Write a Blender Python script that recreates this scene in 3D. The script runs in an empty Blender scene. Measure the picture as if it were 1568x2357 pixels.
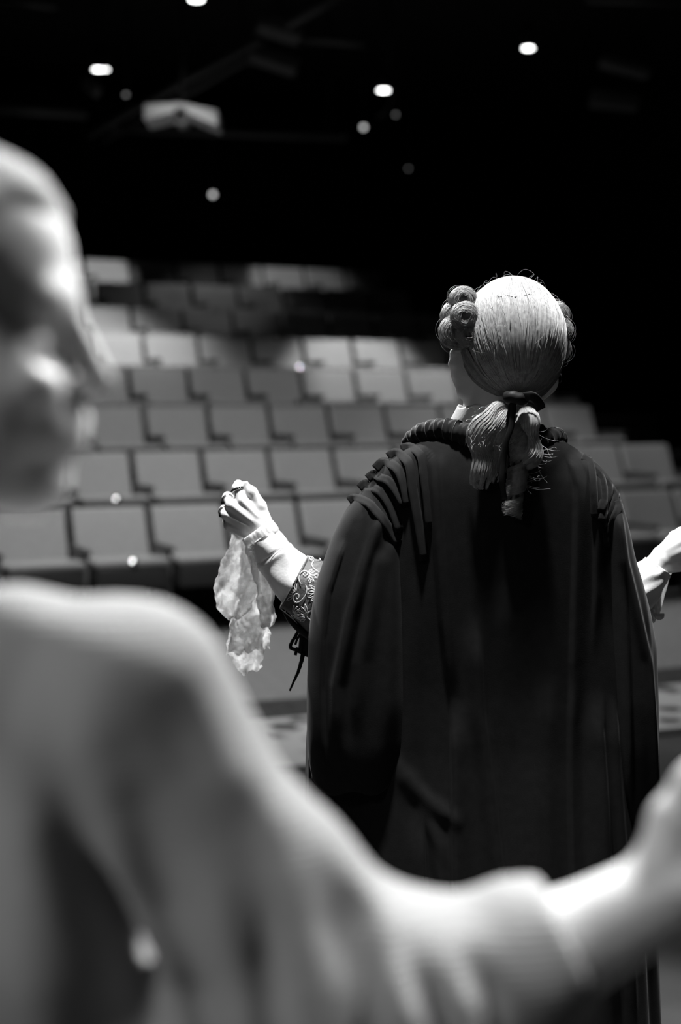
import bpy, bmesh, math, random
import numpy as np
from mathutils import Vector, Matrix

random.seed(7)
rng = np.random.default_rng(7)
sc = bpy.context.scene
C = sc.collection

# ------------------------------------------------------------------ camera, world, lights, exposure
FPX = 50.0 / 36.0 * 2357.0          # focal length in pixels of a 50 mm lens on a 36 mm frame held upright
HX, HY, CAMZ = 784.0, 930.0, 1.5    # principal column, horizon row, camera height

cam_d = bpy.data.cameras.new('camera')
cam_d.lens = 50; cam_d.sensor_width = 36; cam_d.sensor_fit = 'AUTO'
cam_d.shift_y = -(1178.5 - HY) / 2357.0
cam_d.clip_start = 0.05; cam_d.clip_end = 100
cam_d.dof.use_dof = True; cam_d.dof.focus_distance = 2.47; cam_d.dof.aperture_fstop = 2.1
cam = bpy.data.objects.new('camera', cam_d); C.objects.link(cam)
cam.location = (0, 0, CAMZ); cam.rotation_euler = (math.pi / 2, 0, 0)
sc.camera = cam

world = bpy.data.worlds.new('dark_hall'); sc.world = world
world.use_nodes = True
world.node_tree.nodes['Background'].inputs[0].default_value = (1, 1, 1, 1)
world.node_tree.nodes['Background'].inputs[1].default_value = 0.004

sc.view_settings.view_transform = 'Standard'
sc.view_settings.look = 'None'
sc.view_settings.exposure = 0.0
sc.view_settings.gamma = 1.0
sc.view_settings.use_curve_mapping = False

def spot(name, loc, target, power, size=60, blend=0.6, radius=0.12):
    d = bpy.data.lights.new(name, 'SPOT'); d.energy = power; d.spot_size = math.radians(size)
    d.spot_blend = blend; d.shadow_soft_size = radius
    o = bpy.data.objects.new(name, d); C.objects.link(o); o.location = loc
    o.rotation_euler = (Vector(target) - Vector(loc)).to_track_quat('-Z', 'Y').to_euler()
    return o

# stage rig over the performers, above the frame, plus added unseen fill spots
spot('stage_or_fill_spot', (1.25, 3.3, 4.7), (0.2, 2.5, 1.4), 950, 34, 0.5, 0.14)
spot('stage_or_fill_spot', (0.08, 2.12, 4.7), (0.14, 2.55, 1.4), 1550, 32, 0.5, 0.14)
spot('stage_or_fill_spot', (1.25, 3.4, 4.5), (0.1, 0.9, 1.15), 2100, 28, 0.8, 0.2)
spot('stage_or_fill_spot', (1.9, 1.7, 4.2), (0.24, 0.9, 1.15), 800, 10, 0.9, 0.15)  # added narrow spot that brightens the forearm and sleeve cuff
spot('stage_or_fill_spot', (1.9, 2.2, 3.7), (-0.19, 0.92, 1.53), 460, 8, 0.9, 0.15)  # added narrow spot that brightens forehead, cheek and nose
spot('stage_or_fill_spot', (-2.3, -0.6, 3.4), (-0.27, 0.95, 1.46), 215, 29, 0.7, 0.5)  # added soft fill from the camera side, no known fixture
spot('stage_or_fill_spot', (-1.5, 6.2, 4.6), (-0.15, 2.6, 1.1), 2200, 20, 0.6, 0.12)  # added backlight that makes the handkerchief glow through
spot('stage_or_fill_spot', (-1.2, 6.5, 4.7), (-0.2, 8.3, 0.0), 480, 80, 0.8, 0.2)
spot('stage_or_fill_spot', (-1.0, 6.2, 4.4), (-1.15, 10.3, 3.62), 420, 10, 0.9, 0.1)  # added narrow spot aimed at the projector to brighten it

# ------------------------------------------------------------------ helpers
def U(px, py, D):
    """point seen at pixel (px, py) that stands D metres in front of the camera"""
    return np.array([(px - HX) / FPX * D, D, CAMZ - (py - HY) / FPX * D])

def tag(o, label=None, cat=None, group=None, kind=None):
    if label: o['label'] = label
    if cat: o['category'] = cat
    if group: o['group'] = group
    if kind: o['kind'] = kind
    return o

def mat(name, v, rough=0.7, spec=0.3, sheen=0.0, sheen_rough=0.4, noise=0.0, nscale=8.0, bump=0.0, bscale=60.0, metal=0.0, sss=0.0, emit=0.0, detail=4.0):
    m = bpy.data.materials.new(name); m.use_nodes = True
    nt = m.node_tree; b = nt.nodes['Principled BSDF']
    b.inputs['Base Color'].default_value = (v, v, v, 1)
    b.inputs['Roughness'].default_value = rough
    b.inputs['Specular IOR Level'].default_value = spec
    b.inputs['Metallic'].default_value = metal
    b.inputs['Sheen Weight'].default_value = sheen
    b.inputs['Sheen Roughness'].default_value = sheen_rough
    if sss:
        b.inputs['Subsurface Weight'].default_value = sss
        b.inputs['Subsurface Radius'].default_value = (0.006, 0.006, 0.006)
    if emit:
        b.inputs['Emission Color'].default_value = (1, 1, 1, 1)
        b.inputs['Emission Strength'].default_value = emit
    tc = nt.nodes.new('ShaderNodeTexCoord')
    if noise:
        n = nt.nodes.new('ShaderNodeTexNoise'); n.inputs['Scale'].default_value = nscale; n.inputs['Detail'].default_value = detail
        nt.links.new(tc.outputs['Object'], n.inputs['Vector'])
        r = nt.nodes.new('ShaderNodeMapRange')
        r.inputs[1].default_value = 0.3; r.inputs[2].default_value = 0.7
        r.inputs[3].default_value = v * (1 - noise); r.inputs[4].default_value = v * (1 + noise)
        nt.links.new(n.outputs['Fac'], r.inputs[0]); nt.links.new(r.outputs[0], b.inputs['Base Color'])
    if bump:
        n2 = nt.nodes.new('ShaderNodeTexNoise'); n2.inputs['Scale'].default_value = bscale; n2.inputs['Detail'].default_value = 3
        nt.links.new(tc.outputs['Object'], n2.inputs['Vector'])
        bp = nt.nodes.new('ShaderNodeBump'); bp.inputs['Strength'].default_value = bump; bp.inputs['Distance'].default_value = 0.01
        nt.links.new(n2.outputs['Fac'], bp.inputs['Height']); nt.links.new(bp.outputs[0], b.inputs['Normal'])
    return m

def mesh_obj(name, verts, faces, material, parent=None, smooth=True):
    me = bpy.data.meshes.new(name)
    me.from_pydata([tuple(v) for v in verts], [], faces)
    me.update()
    if smooth: me.polygons.foreach_set('use_smooth', np.ones(len(me.polygons), dtype=bool))
    me.materials.append(material)
    o = bpy.data.objects.new(name, me); C.objects.link(o)
    if parent: o.parent = parent
    return o

def np_obj(name, V, Q, material, parent=None, smooth=True):
    """fast mesh from numpy arrays; Q is (n,4) quads"""
    me = bpy.data.meshes.new(name)
    V = np.ascontiguousarray(V, dtype=np.float32); Q = np.ascontiguousarray(Q, dtype=np.int32)
    me.vertices.add(len(V)); me.vertices.foreach_set('co', V.ravel())
    k = Q.shape[1]
    me.loops.add(Q.size); me.loops.foreach_set('vertex_index', Q.ravel())
    me.polygons.add(len(Q))
    me.polygons.foreach_set('loop_start', np.arange(0, Q.size, k, dtype=np.int32))
    me.polygons.foreach_set('loop_total', np.full(len(Q), k, dtype=np.int32))
    me.update(calc_edges=True); me.validate()
    if smooth: me.polygons.foreach_set('use_smooth', np.ones(len(me.polygons), dtype=bool))
    me.materials.append(material)
    o = bpy.data.objects.new(name, me); C.objects.link(o)
    if parent: o.parent = parent
    return o

def grid_faces(nu, nv, close_u=False):
    """rows nv, columns nu; vertex (v,u) = v*nu+u"""
    u = np.arange(nu if close_u else nu - 1); v = np.arange(nv - 1)
    uu, vv = np.meshgrid(u, v); uu = uu.ravel(); vv = vv.ravel(); u2 = (uu + 1) % nu
    return np.stack([vv * nu + uu, vv * nu + u2, (vv + 1) * nu + u2, (vv + 1) * nu + uu], 1)

def loft(name, P, material, parent=None, close_u=True, solid=0.0):
    nv, nu, _ = P.shape
    o = np_obj(name, P.reshape(-1, 3), grid_faces(nu, nv, close_u), material, parent)
    if solid:
        m = o.modifiers.new('thickness', 'SOLIDIFY'); m.thickness = solid; m.offset = 0
    return o

def box_bm(bm, x0, x1, y0, y1, z0, z1):
    vs = [bm.verts.new(p) for p in ((x0, y0, z0), (x1, y0, z0), (x1, y1, z0), (x0, y1, z0), (x0, y0, z1), (x1, y0, z1), (x1, y1, z1), (x0, y1, z1))]
    for f in ((3, 2, 1, 0), (4, 5, 6, 7), (0, 1, 5, 4), (1, 2, 6, 5), (2, 3, 7, 6), (3, 0, 4, 7)):
        bm.faces.new([vs[i] for i in f])
    return vs

def box(name, x0, x1, y0, y1, z0, z1, material, parent=None, bevel=0.0, seg=2, fn=None):
    bm = bmesh.new(); box_bm(bm, x0, x1, y0, y1, z0, z1)
    if bevel:
        bmesh.ops.bevel(bm, geom=list(bm.edges), offset=bevel, segments=seg, profile=0.6, affect='EDGES')
    if fn:
        for v in bm.verts: v.co = fn(v.co)
    me = bpy.data.meshes.new(name); bm.to_mesh(me); bm.free()
    if bevel: me.polygons.foreach_set('use_smooth', np.ones(len(me.polygons), dtype=bool))
    me.materials.append(material)
    o = bpy.data.objects.new(name, me); C.objects.link(o)
    if parent: o.parent = parent
    return o

def smooth_path(pts, n):
    """Catmull-Rom through pts, n samples"""
    p = np.asarray(pts, float); m = len(p)
    if m == 2: return p[0] + (p[1] - p[0]) * np.linspace(0, 1, n)[:, None]
    e = np.vstack([2 * p[0] - p[1], p, 2 * p[-1] - p[-2]])
    t = np.linspace(0, m - 1 - 1e-9, n); i = t.astype(int); f = (t - i)[:, None]
    a, b, c, d = e[i], e[i + 1], e[i + 2], e[i + 3]
    return 0.5 * (2 * b + (c - a) * f + (2 * a - 5 * b + 4 * c - d) * f ** 2 + (3 * b - a - 3 * c + d) * f ** 3)

def frames(P, ref=(0, 0, 1)):
    T = np.gradient(P, axis=0); T /= np.linalg.norm(T, axis=1)[:, None] + 1e-12
    N = np.zeros_like(P); r = np.array(ref, float)
    n = r - T[0] * r.dot(T[0])
    if np.linalg.norm(n) < 1e-3: r = np.array([1., 0, 0]); n = r - T[0] * r.dot(T[0])
    N[0] = n / np.linalg.norm(n)
    for i in range(1, len(P)):
        n = N[i - 1] - T[i] * N[i - 1].dot(T[i]); N[i] = n / (np.linalg.norm(n) + 1e-12)
    return T, N, np.cross(T, N)

def sweep(name, P, ra, rb, material, parent=None, nu=24, fn=None, ref=(0, 0, 1), cap=True, solid=0.0):
    """tube of elliptic section along P; ra along N (ref), rb along B; fn(i, ang) scales the radius"""
    P = np.asarray(P, float); n = len(P); T, N, B = frames(P, ref)
    ra = np.broadcast_to(ra, n) if np.ndim(ra) == 0 else np.asarray(ra); rb = np.broadcast_to(rb, n) if np.ndim(rb) == 0 else np.asarray(rb)
    ang = np.linspace(0, 2 * math.pi, nu, endpoint=False)
    ca, sa = np.cos(ang), np.sin(ang)
    s = np.ones((n, nu))
    if fn is not None: s = fn(np.arange(n)[:, None] / (n - 1), ang[None, :]) * np.ones((n, nu))
    G = P[:, None, :] + (ra[:, None] * ca * s)[..., None] * N[:, None, :] + (rb[:, None] * sa * s)[..., None] * B[:, None, :]
    V = G.reshape(-1, 3); Q = [tuple(q) for q in grid_faces(nu, n, True)]
    if cap:
        Q.append(tuple(range(nu - 1, -1, -1))); Q.append(tuple(range((n - 1) * nu, n * nu)))
    o = mesh_obj(name, V, Q, material, parent)
    if solid:
        m = o.modifiers.new('thickness', 'SOLIDIFY'); m.thickness = solid
    return o

def strands(name, S, r, material, parent=None, sides=3):
    """S (N,M,3) hair paths -> one mesh of thin prisms; r scalar or (N,M)"""
    N, M, _ = S.shape
    T = np.gradient(S, axis=1); T /= np.linalg.norm(T, axis=2, keepdims=True) + 1e-12
    ref = np.array([0.31, -0.83, 0.47])
    A = np.cross(T, ref); A /= np.linalg.norm(A, axis=2, keepdims=True) + 1e-12
    B = np.cross(T, A)
    r = np.broadcast_to(r, (N, M))[..., None]
    taper = np.ones(M); taper[-1] = 0.25; r = r * taper[None, :, None]
    V = np.stack([S + r * (math.cos(a) * A + math.sin(a) * B) for a in np.linspace(0, 2 * math.pi, sides, endpoint=False)], 2)
    g = []
    for s in range(sides):
        s2 = (s + 1) % sides
        m = np.arange(M - 1)
        g.append(np.stack([m * sides + s, m * sides + s2, (m + 1) * sides + s2, (m + 1) * sides + s], 1))
    g = np.concatenate(g)
    Q = (g[None] + (np.arange(N) * M * sides)[:, None, None]).reshape(-1, 4)
    return np_obj(name, V.reshape(-1, 3), Q, material, parent)

# ---- implicit bodies: smooth unions of tapered limbs and ellipsoids, polygonised with surface nets
class Field:
    def __init__(self, lo, hi, h):
        lo, hi = np.minimum(lo, hi), np.maximum(lo, hi)
        self.lo = np.array(lo, float); self.h = h
        self.n = np.ceil((np.array(hi) - self.lo) / h).astype(int) + 1
        self.D = np.full(self.n, 0.2, np.float32)
    def _sub(self, lo, hi):
        i0 = np.clip(((lo - self.lo) / self.h).astype(int), 0, self.n); i1 = np.clip(((hi - self.lo) / self.h).astype(int) + 2, 0, self.n)
        if (i1 <= i0).any(): return None, None
        ax = [self.lo[k] + self.h * np.arange(i0[k], i1[k]) for k in range(3)]
        sl = tuple(slice(i0[k], i1[k]) for k in range(3))
        return sl, np.meshgrid(*ax, indexing='ij')
    def _mix(self, sl, d, k, op):
        D = self.D[sl]
        if op == '+':
            h = np.maximum(k - np.abs(D - d), 0) / k; self.D[sl] = np.minimum(D, d) - h * h * k / 4
        else:
            d = -d; h = np.maximum(k - np.abs(D - d), 0) / k; self.D[sl] = np.maximum(D, d) + h * h * k / 4
    def cone(self, a, b, ra, rb, k=0.01, op='+', flat=None):
        a = np.asarray(a, float); b = np.asarray(b, float); R = max(ra, rb) + k * 1.5 + 3 * self.h
        sl, g = self._sub(np.minimum(a, b) - R, np.maximum(a, b) + R)
        if sl is None: return self
        ba = b - a; L = ba.dot(ba) + 1e-12
        q = [g[i] - a[i] for i in range(3)]
        t = np.clip((q[0] * ba[0] + q[1] * ba[1] + q[2] * ba[2]) / L, 0, 1)
        d = np.sqrt(sum((q[i] - t * ba[i]) ** 2 for i in range(3))) - (ra + (rb - ra) * t)
        self._mix(sl, d.astype(np.float32), k, op); return self
    def chain(self, pts, rs, k=0.01, op='+'):
        for i in range(len(pts) - 1): self.cone(pts[i], pts[i + 1], rs[i], rs[i + 1], k, op)
        return self
    def ell(self, c, r, k=0.01, op='+', rot=None):
        c = np.asarray(c, float); r = np.asarray(r, float); R = r.max() + k * 1.5 + 3 * self.h
        sl, g = self._sub(c - R, c + R)
        if sl is None: return self
        q = np.stack([g[i] - c[i] for i in range(3)])
        if rot is not None: q = np.tensordot(np.array(rot).T, q, 1)
        k0 = np.sqrt(sum((q[i] / r[i]) ** 2 for i in range(3))); k1 = np.sqrt(sum((q[i] / r[i] ** 2) ** 2 for i in range(3))) + 1e-9
        self._mix(sl, (k0 * (k0 - 1) / k1).astype(np.float32), k, op); return self
    def displace(self, fn):
        ax = [self.lo[k] + self.h * np.arange(self.n[k]) for k in range(3)]
        g = np.meshgrid(*ax, indexing='ij'); self.D = self.D - fn(*g).astype(np.float32)
        return self
    def mesh(self):
        D = self.D; n = self.n
        s = D < 0
        cnt = np.zeros(n - 1, np.int8)
        for dx in (0, 1):
            for dy in (0, 1):
                for dz in (0, 1):
                    cnt += s[dx:n[0] - 1 + dx, dy:n[1] - 1 + dy, dz:n[2] - 1 + dz]
        act = np.argwhere((cnt > 0) & (cnt < 8))
        idx = np.full(n - 1, -1, np.int32); idx[tuple(act.T)] = np.arange(len(act))
        acc = np.zeros((len(act), 3)); w = np.zeros(len(act))
        corners = [(0, 0, 0), (1, 0, 0), (0, 1, 0), (1, 1, 0), (0, 0, 1), (1, 0, 1), (0, 1, 1), (1, 1, 1)]
        val = [D[act[:, 0] + c[0], act[:, 1] + c[1], act[:, 2] + c[2]] for c in corners]
        for i in range(8):
            for j in range(i + 1, 8):
                ci, cj = np.array(corners[i]), np.array(corners[j])
                if np.abs(ci - cj).sum() != 1: continue
                m = (val[i] < 0) != (val[j] < 0)
                t = np.where(m, val[i] / (val[i] - val[j] + 1e-20), 0)
                p = ci[None] + t[:, None] * (cj - ci)[None]
                acc[m] += p[m]; w[m] += 1
        V = self.lo + self.h * (act + acc / np.maximum(w, 1)[:, None])
        Q = []
        for ax in range(3):
            a0 = [slice(1, -1)] * 3; a0[ax] = slice(0, -1); a1 = [slice(1, -1)] * 3; a1[ax] = slice(1, None)
            A = s[tuple(a0)]; B = s[tuple(a1)]
            for flip in (0, 1):
                e = np.argwhere((A & ~B) if not flip else (~A & B))
                if not len(e): continue
                off = np.ones(3, int); off[ax] = 0; e = e + off
                u, v = (ax + 1) % 3, (ax + 2) % 3
                du = np.zeros(3, int); du[u] = 1; dv = np.zeros(3, int); dv[v] = 1
                c = [idx[tuple((e - du - dv).T)], idx[tuple((e - dv).T)], idx[tuple(e.T)], idx[tuple((e - du).T)]]
                if flip: c = c[::-1]
                Q.append(np.stack(c, 1))
        return V, np.concatenate(Q)

def relax(V, Q, it=2, lam=0.5):
    """light Laplacian smoothing of a quad mesh"""
    n = len(V)
    E = np.concatenate([Q[:, [0, 1]], Q[:, [1, 2]], Q[:, [2, 3]], Q[:, [3, 0]]])
    for _ in range(it):
        S = np.zeros_like(V); c = np.zeros(n)
        for k in range(3):
            S[:, k] = np.bincount(E[:, 0], V[E[:, 1], k], n) + np.bincount(E[:, 1], V[E[:, 0], k], n)
        c = np.bincount(E[:, 0], minlength=n) + np.bincount(E[:, 1], minlength=n)
        V = V + lam * np.where(c[:, None] > 0, S / np.maximum(c, 1)[:, None] - V, 0)
    return V

def join_np(parts):
    Vs, Qs, o = [], [], 0
    for V, Q in parts:
        Vs.append(V); Qs.append(Q + o); o += len(V)
    return np.concatenate(Vs), np.concatenate(Qs)

# ------------------------------------------------------------------ materials
M_FLOOR = mat('stage_floor_paint', 0.075, 0.6, 0.25, noise=0.35, nscale=2.2, bump=0.05, bscale=30)
M_HALL = mat('hall_floor_carpet', 0.20, 0.9, 0.1, noise=0.15, nscale=20)
M_BLACK = mat('black_paint', 0.012, 0.8, 0.15)
M_TIER = mat('tier_paint', 0.02, 0.8, 0.15, noise=0.2, nscale=3)
M_NOSE = mat('step_nosing', 0.10, 0.6, 0.3)
M_FABRIC = mat('seat_fabric', 0.30, 0.85, 0.15, sheen=0.15, noise=0.08, nscale=40, bump=0.05, bscale=400)
M_PLASTIC = mat('seat_shell_plastic', 0.035, 0.45, 0.4)
M_STEEL = mat('seat_steel', 0.16, 0.45, 0.5, metal=0.4)
M_GLINT = mat('glint_dome_metal', 0.95, 0.22, 0.6, metal=1.0)
M_PIPE = mat('rig_pipe', 0.045, 0.5, 0.4)
M_RIGBOX = mat('rig_housing', 0.05, 0.6, 0.3)
M_PROJ = mat('projector_casing', 0.5, 0.5, 0.3)
M_LENS = mat('projector_lens', 0.02, 0.08, 0.8)
M_LAMP = mat('lamp_glow', 0.8, 0.5, 0.2, emit=9.0)
M_LAMPDIM = mat('lamp_glow_dim', 0.8, 0.5, 0.2, emit=1.2)
M_SKIN = mat('skin', 0.66, 0.5, 0.3, sss=0.12, noise=0.05, nscale=40)
M_HAIR = mat('blond_hair', 0.34, 0.8, 0.1, noise=0.2, nscale=50)
M_WIG = mat('wig_hair', 0.31, 0.38, 0.5, noise=0.25, nscale=120)
M_WIGBASE = mat('wig_cap_hair', 0.34, 0.5, 0.3, noise=0.4, nscale=60)
M_VELVET = mat('black_gown_cloth', 0.008, 0.9, 0.06, sheen=0.045, sheen_rough=0.35, noise=0.15, nscale=60, bump=0.04, bscale=500)
M_VELVET2 = mat('black_velvet', 0.008, 0.8, 0.15, sheen=0.16, sheen_rough=0.3)
M_RIBBON = mat('black_ribbon', 0.006, 0.6, 0.2)
M_PIPING = mat('satin_piping', 0.10, 0.4, 0.5)
M_SHIRT = mat('white_shirt_cotton', 0.80, 0.7, 0.2, bump=0.05, bscale=200)
M_SILVER = mat('silver_thread', 0.62, 0.4, 0.5)
M_RING = mat('ring_metal', 0.55, 0.25, 0.5, metal=1.0)
M_STONE = mat('dark_stone', 0.01, 0.1, 0.6)
M_PIN = mat('hair_pin', 0.01, 0.4, 0.4)
M_TROUSER = mat('dark_trousers', 0.04, 0.8, 0.2)
M_SHOE = mat('black_leather', 0.01, 0.4, 0.4)

def knit_material():
    m = mat('grey_knit', 0.33, 0.9, 0.1, sheen=0.1, sheen_rough=0.5, noise=0.10, nscale=14)
    nt = m.node_tree; b = nt.nodes['Principled BSDF']
    tc = nt.nodes.new('ShaderNodeTexCoord'); w = nt.nodes.new('ShaderNodeTexWave')
    w.wave_type = 'BANDS'; w.bands_direction = 'Z'; w.inputs['Scale'].default_value = 70; w.inputs['Distortion'].default_value = 1.2
    nt.links.new(tc.outputs['Object'], w.inputs['Vector'])
    bp = nt.nodes.new('ShaderNodeBump'); bp.inputs['Strength'].default_value = 0.25; bp.inputs['Distance'].default_value = 0.0015
    nt.links.new(w.outputs['Fac'], bp.inputs['Height']); nt.links.new(bp.outputs[0], b.inputs['Normal'])
    return m
M_KNIT = knit_material()

def brocade_material():
    m = mat('brocade_ground', 0.055, 0.6, 0.35, sheen=0.1, noise=0.35, nscale=70, bump=0.15, bscale=260)
    return m
M_BROCADE = brocade_material()

def lace_material():
    m = bpy.data.materials.new('white_lace'); m.use_nodes = True
    nt = m.node_tree; b = nt.nodes['Principled BSDF']; out = nt.nodes['Material Output']
    b.inputs['Base Color'].default_value = (0.8, 0.8, 0.8, 1); b.inputs['Roughness'].default_value = 0.8
    tc = nt.nodes.new('ShaderNodeTexCoord')
    n = nt.nodes.new('ShaderNodeTexNoise'); n.inputs['Scale'].default_value = 75; n.inputs['Detail'].default_value = 5; n.inputs['Distortion'].default_value = 1.6
    nt.links.new(tc.outputs['Object'], n.inputs['Vector'])
    r = nt.nodes.new('ShaderNodeMapRange'); r.inputs[1].default_value = 0.40; r.inputs[2].default_value = 0.56; r.inputs[3].default_value = 0.62; r.inputs[4].default_value = 1.0
    nt.links.new(n.outputs['Fac'], r.inputs[0])
    tr = nt.nodes.new('ShaderNodeBsdfTransparent'); tl = nt.nodes.new('ShaderNodeBsdfTranslucent'); tl.inputs[0].default_value = (0.9, 0.9, 0.9, 1)
    m1 = nt.nodes.new('ShaderNodeMixShader'); m1.inputs[0].default_value = 0.5
    nt.links.new(b.outputs[0], m1.inputs[1]); nt.links.new(tl.outputs[0], m1.inputs[2])
    m2 = nt.nodes.new('ShaderNodeMixShader')
    nt.links.new(r.outputs[0], m2.inputs[0]); nt.links.new(tr.outputs[0], m2.inputs[1]); nt.links.new(m1.outputs[0], m2.inputs[2])
    nt.links.new(m2.outputs[0], out.inputs['Surface'])
    bp = nt.nodes.new('ShaderNodeBump'); bp.inputs['Strength'].default_value = 0.3; bp.inputs['Distance'].default_value = 0.0015
    nt.links.new(n.outputs['Fac'], bp.inputs['Height']); nt.links.new(bp.outputs[0], b.inputs['Normal'])
    return m
M_LACE = lace_material()

def rug_material():
    m = mat('rug_pile', 0.3, 0.95, 0.1)
    nt = m.node_tree; b = nt.nodes['Principled BSDF']
    tc = nt.nodes.new('ShaderNodeTexCoord')
    v = nt.nodes.new('ShaderNodeTexVoronoi'); v.feature = 'F1'; v.inputs['Scale'].default_value = 4.2
    n = nt.nodes.new('ShaderNodeTexNoise'); n.inputs['Scale'].default_value = 7.0; n.inputs['Detail'].default_value = 3; n.inputs['Distortion'].default_value = 2.5
    nt.links.new(tc.outputs['Object'], n.inputs['Vector']); nt.links.new(tc.outputs['Object'], v.inputs['Vector'])
    a = nt.nodes.new('ShaderNodeMath'); a.operation = 'MULTIPLY'
    nt.links.new(v.outputs['Distance'], a.inputs[0]); nt.links.new(n.outputs['Fac'], a.inputs[1])
    r = nt.nodes.new('ShaderNodeMapRange'); r.inputs[1].default_value = 0.09; r.inputs[2].default_value = 0.17; r.inputs[3].default_value = 0.06; r.inputs[4].default_value = 0.40
    nt.links.new(a.outputs[0], r.inputs[0])
    nt.links.new(r.outputs[0], b.inputs['Base Color'])
    return m
M_RUG = rug_material()
M_RUGEDGE = mat('rug_border_pile', 0.05, 0.95, 0.1, noise=0.3, nscale=12)

# ------------------------------------------------------------------ the hall
TH = math.radians(25.0); EX = np.array([math.cos(TH), math.sin(TH)]); NX = np.array([-math.sin(TH), math.cos(TH)])
P0 = np.array([2.895, 12.587]) - NX * 0.954        # right end of the front row
PITCH, RISE, W = 0.954, 0.336, 0.55
def hall(s, n, z=0.0):
    q = P0 + EX * s + NX * n
    return Vector((q[0], q[1], z))
def hall_box(name, s0, s1, n0, n1, z0, z1, material, bevel=0.0, parent=None):
    o = box(name, s0, s1, n0, n1, z0, z1, material, parent, bevel)
    o.location = (P0[0], P0[1], 0); o.rotation_euler = (0, 0, TH)
    return o
S0, S1, N0, N1, ZC = -13.0, 3.4, -14.5, 9.2, 5.6
tag(hall_box('floor', S0, S1, N0, N1, -0.2, 0.0, M_FLOOR), kind='structure')
tag(hall_box('ceiling', S0, S1, N0, N1, ZC, ZC + 0.2, M_BLACK), kind='structure')
tag(hall_box('wall_back', S0, S1, N1, N1 + 0.2, 0, ZC, M_BLACK), kind='structure')
tag(hall_box('wall_front', S0, S1, N0 - 0.2, N0, 0, ZC, M_BLACK), kind='structure')
tag(hall_box('wall_left', S0 - 0.2, S0, N0, N1, 0, ZC, M_BLACK), kind='structure')
tag(hall_box('wall_right', S1, S1 + 0.2, N0, N1, 0, ZC, M_BLACK), kind='structure')
# pale carpet strip between the stage and the front row
tag(hall_box('floor_aisle', S0 + 0.1, S1, -2.75, -0.0, 0.0, 0.006, M_HALL), kind='structure')
# stepped platforms under the rows, with a lighter nosing on the aisle side
for k in range(1, 8):
    n1 = PITCH * k - 0.79 + PITCH if k < 7 else N1
    tag(hall_box('trim_%d' % (k + 20), -9.5, 1.5, PITCH * k - 0.79, n1, 0, RISE * k, M_TIER), kind='structure')
    tag(hall_box('trim_%d' % k, 0.12, 1.5, PITCH * k - 0.80, PITCH * k - 0.70, RISE * k, RISE * k + 0.03, M_NOSE), kind='structure')
# black drape behind the top row
dn = 400; dx = np.linspace(-9.5, 1.6, dn)
dy = 7.75 + 0.05 * np.sin(dx * 17 + 0.6 * np.sin(dx * 3)) + 0.02 * np.sin(dx * 41)
Pd = np.zeros((2, dn, 3)); Pd[:, :, 0] = dx; Pd[:, :, 1] = dy; Pd[0, :, 2] = RISE * 7 + 0.02; Pd[1, :, 2] = 5.3
dr = loft('stage_drape', Pd, mat('drape_cloth', 0.010, 0.9, 0.1, sheen=0.05), close_u=False, solid=0.01)
dr.location = (P0[0], P0[1], 0); dr.rotation_euler = (0, 0, TH)
tag(dr, 'black pleated drape hanging behind the top row of seats', 'curtain')

# ------------------------------------------------------------------ theatre seats
def shear(c):
    t = (c.z - 0.43) / 0.377
    bow = 0.018 * (1 - (c.x / 0.25) ** 2)
    return Vector((c.x, c.y - 0.075 + 0.15 * t + bow, c.z))
def make_seat():
    t = bpy.data.objects.new('theatre_seat', None); C.objects.link(t)
    bm = bmesh.new(); box_bm(bm, -0.25, 0.25, -0.035, 0.025, 0.40, 0.807)
    bmesh.ops.subdivide_edges(bm, edges=[e for e in bm.edges if abs((e.verts[0].co - e.verts[1].co).x) > 0.3], cuts=7)
    bmesh.ops.bevel(bm, geom=[e for e in bm.edges if len(e.link_faces) == 2 and e.calc_face_angle(0) > 0.5], offset=0.02, segments=3, profile=0.6, affect='EDGES')
    for v in bm.verts: v.co = shear(v.co)
    me = bpy.data.meshes.new('backrest'); bm.to_mesh(me); bm.free(); me.polygons.foreach_set('use_smooth', np.ones(len(me.polygons), dtype=bool)); me.materials.append(M_FABRIC)
    o = bpy.data.objects.new('backrest', me); C.objects.link(o); o.parent = t
    box('back_shell', -0.245, 0.245, 0.027, 0.045, 0.36, 0.79, M_PLASTIC, t, 0.006, 1, shear)
    def tilt(c): return Vector((c.x, c.y, c.z + 0.05 * (-c.y - 0.1)))
    box('seat_cushion', -0.245, 0.245, -0.54, -0.07, 0.448, 0.497, M_FABRIC, t, 0.02, 3, tilt)
    box('seat_pan', -0.24, 0.24, -0.535, -0.06, 0.30, 0.452, M_PLASTIC, t, 0.02, 2, tilt)
    make_arm(t, -0.275)
    return t
def make_arm(t, x):
    box('armrest', x - 0.024, x + 0.024, -0.47, -0.04, 0.545, 0.58, M_PLASTIC, t, 0.012, 2)
    box('leg', x - 0.014, x + 0.014, -0.43, -0.05, 0.0, 0.547, M_STEEL, t, 0.005, 1)
def copy_thing(o, parent=None):
    c = o.copy(); C.objects.link(c); c.parent = parent
    for ch in list(o.children): copy_thing(ch, c)
    return c
OFF = [0.106, -0.059, 0.102, -0.053, 0.068, -0.094, 0.033, -0.103]
ORD = ['first', 'second', 'third', 'fourth', 'fifth', 'sixth', 'seventh', 'eighth', 'ninth', 'tenth', 'eleventh', 'twelfth', 'thirteenth', 'fourteenth']
ROWN = ['front row', 'second row', 'third row', 'fourth row', 'fifth row', 'sixth row', 'seventh row', 'topmost row']
glints = {0: 290, 1: 222, 3: 672, 4: 650, 5: 634}
proto = make_seat(); used = False; seats = {}
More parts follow.
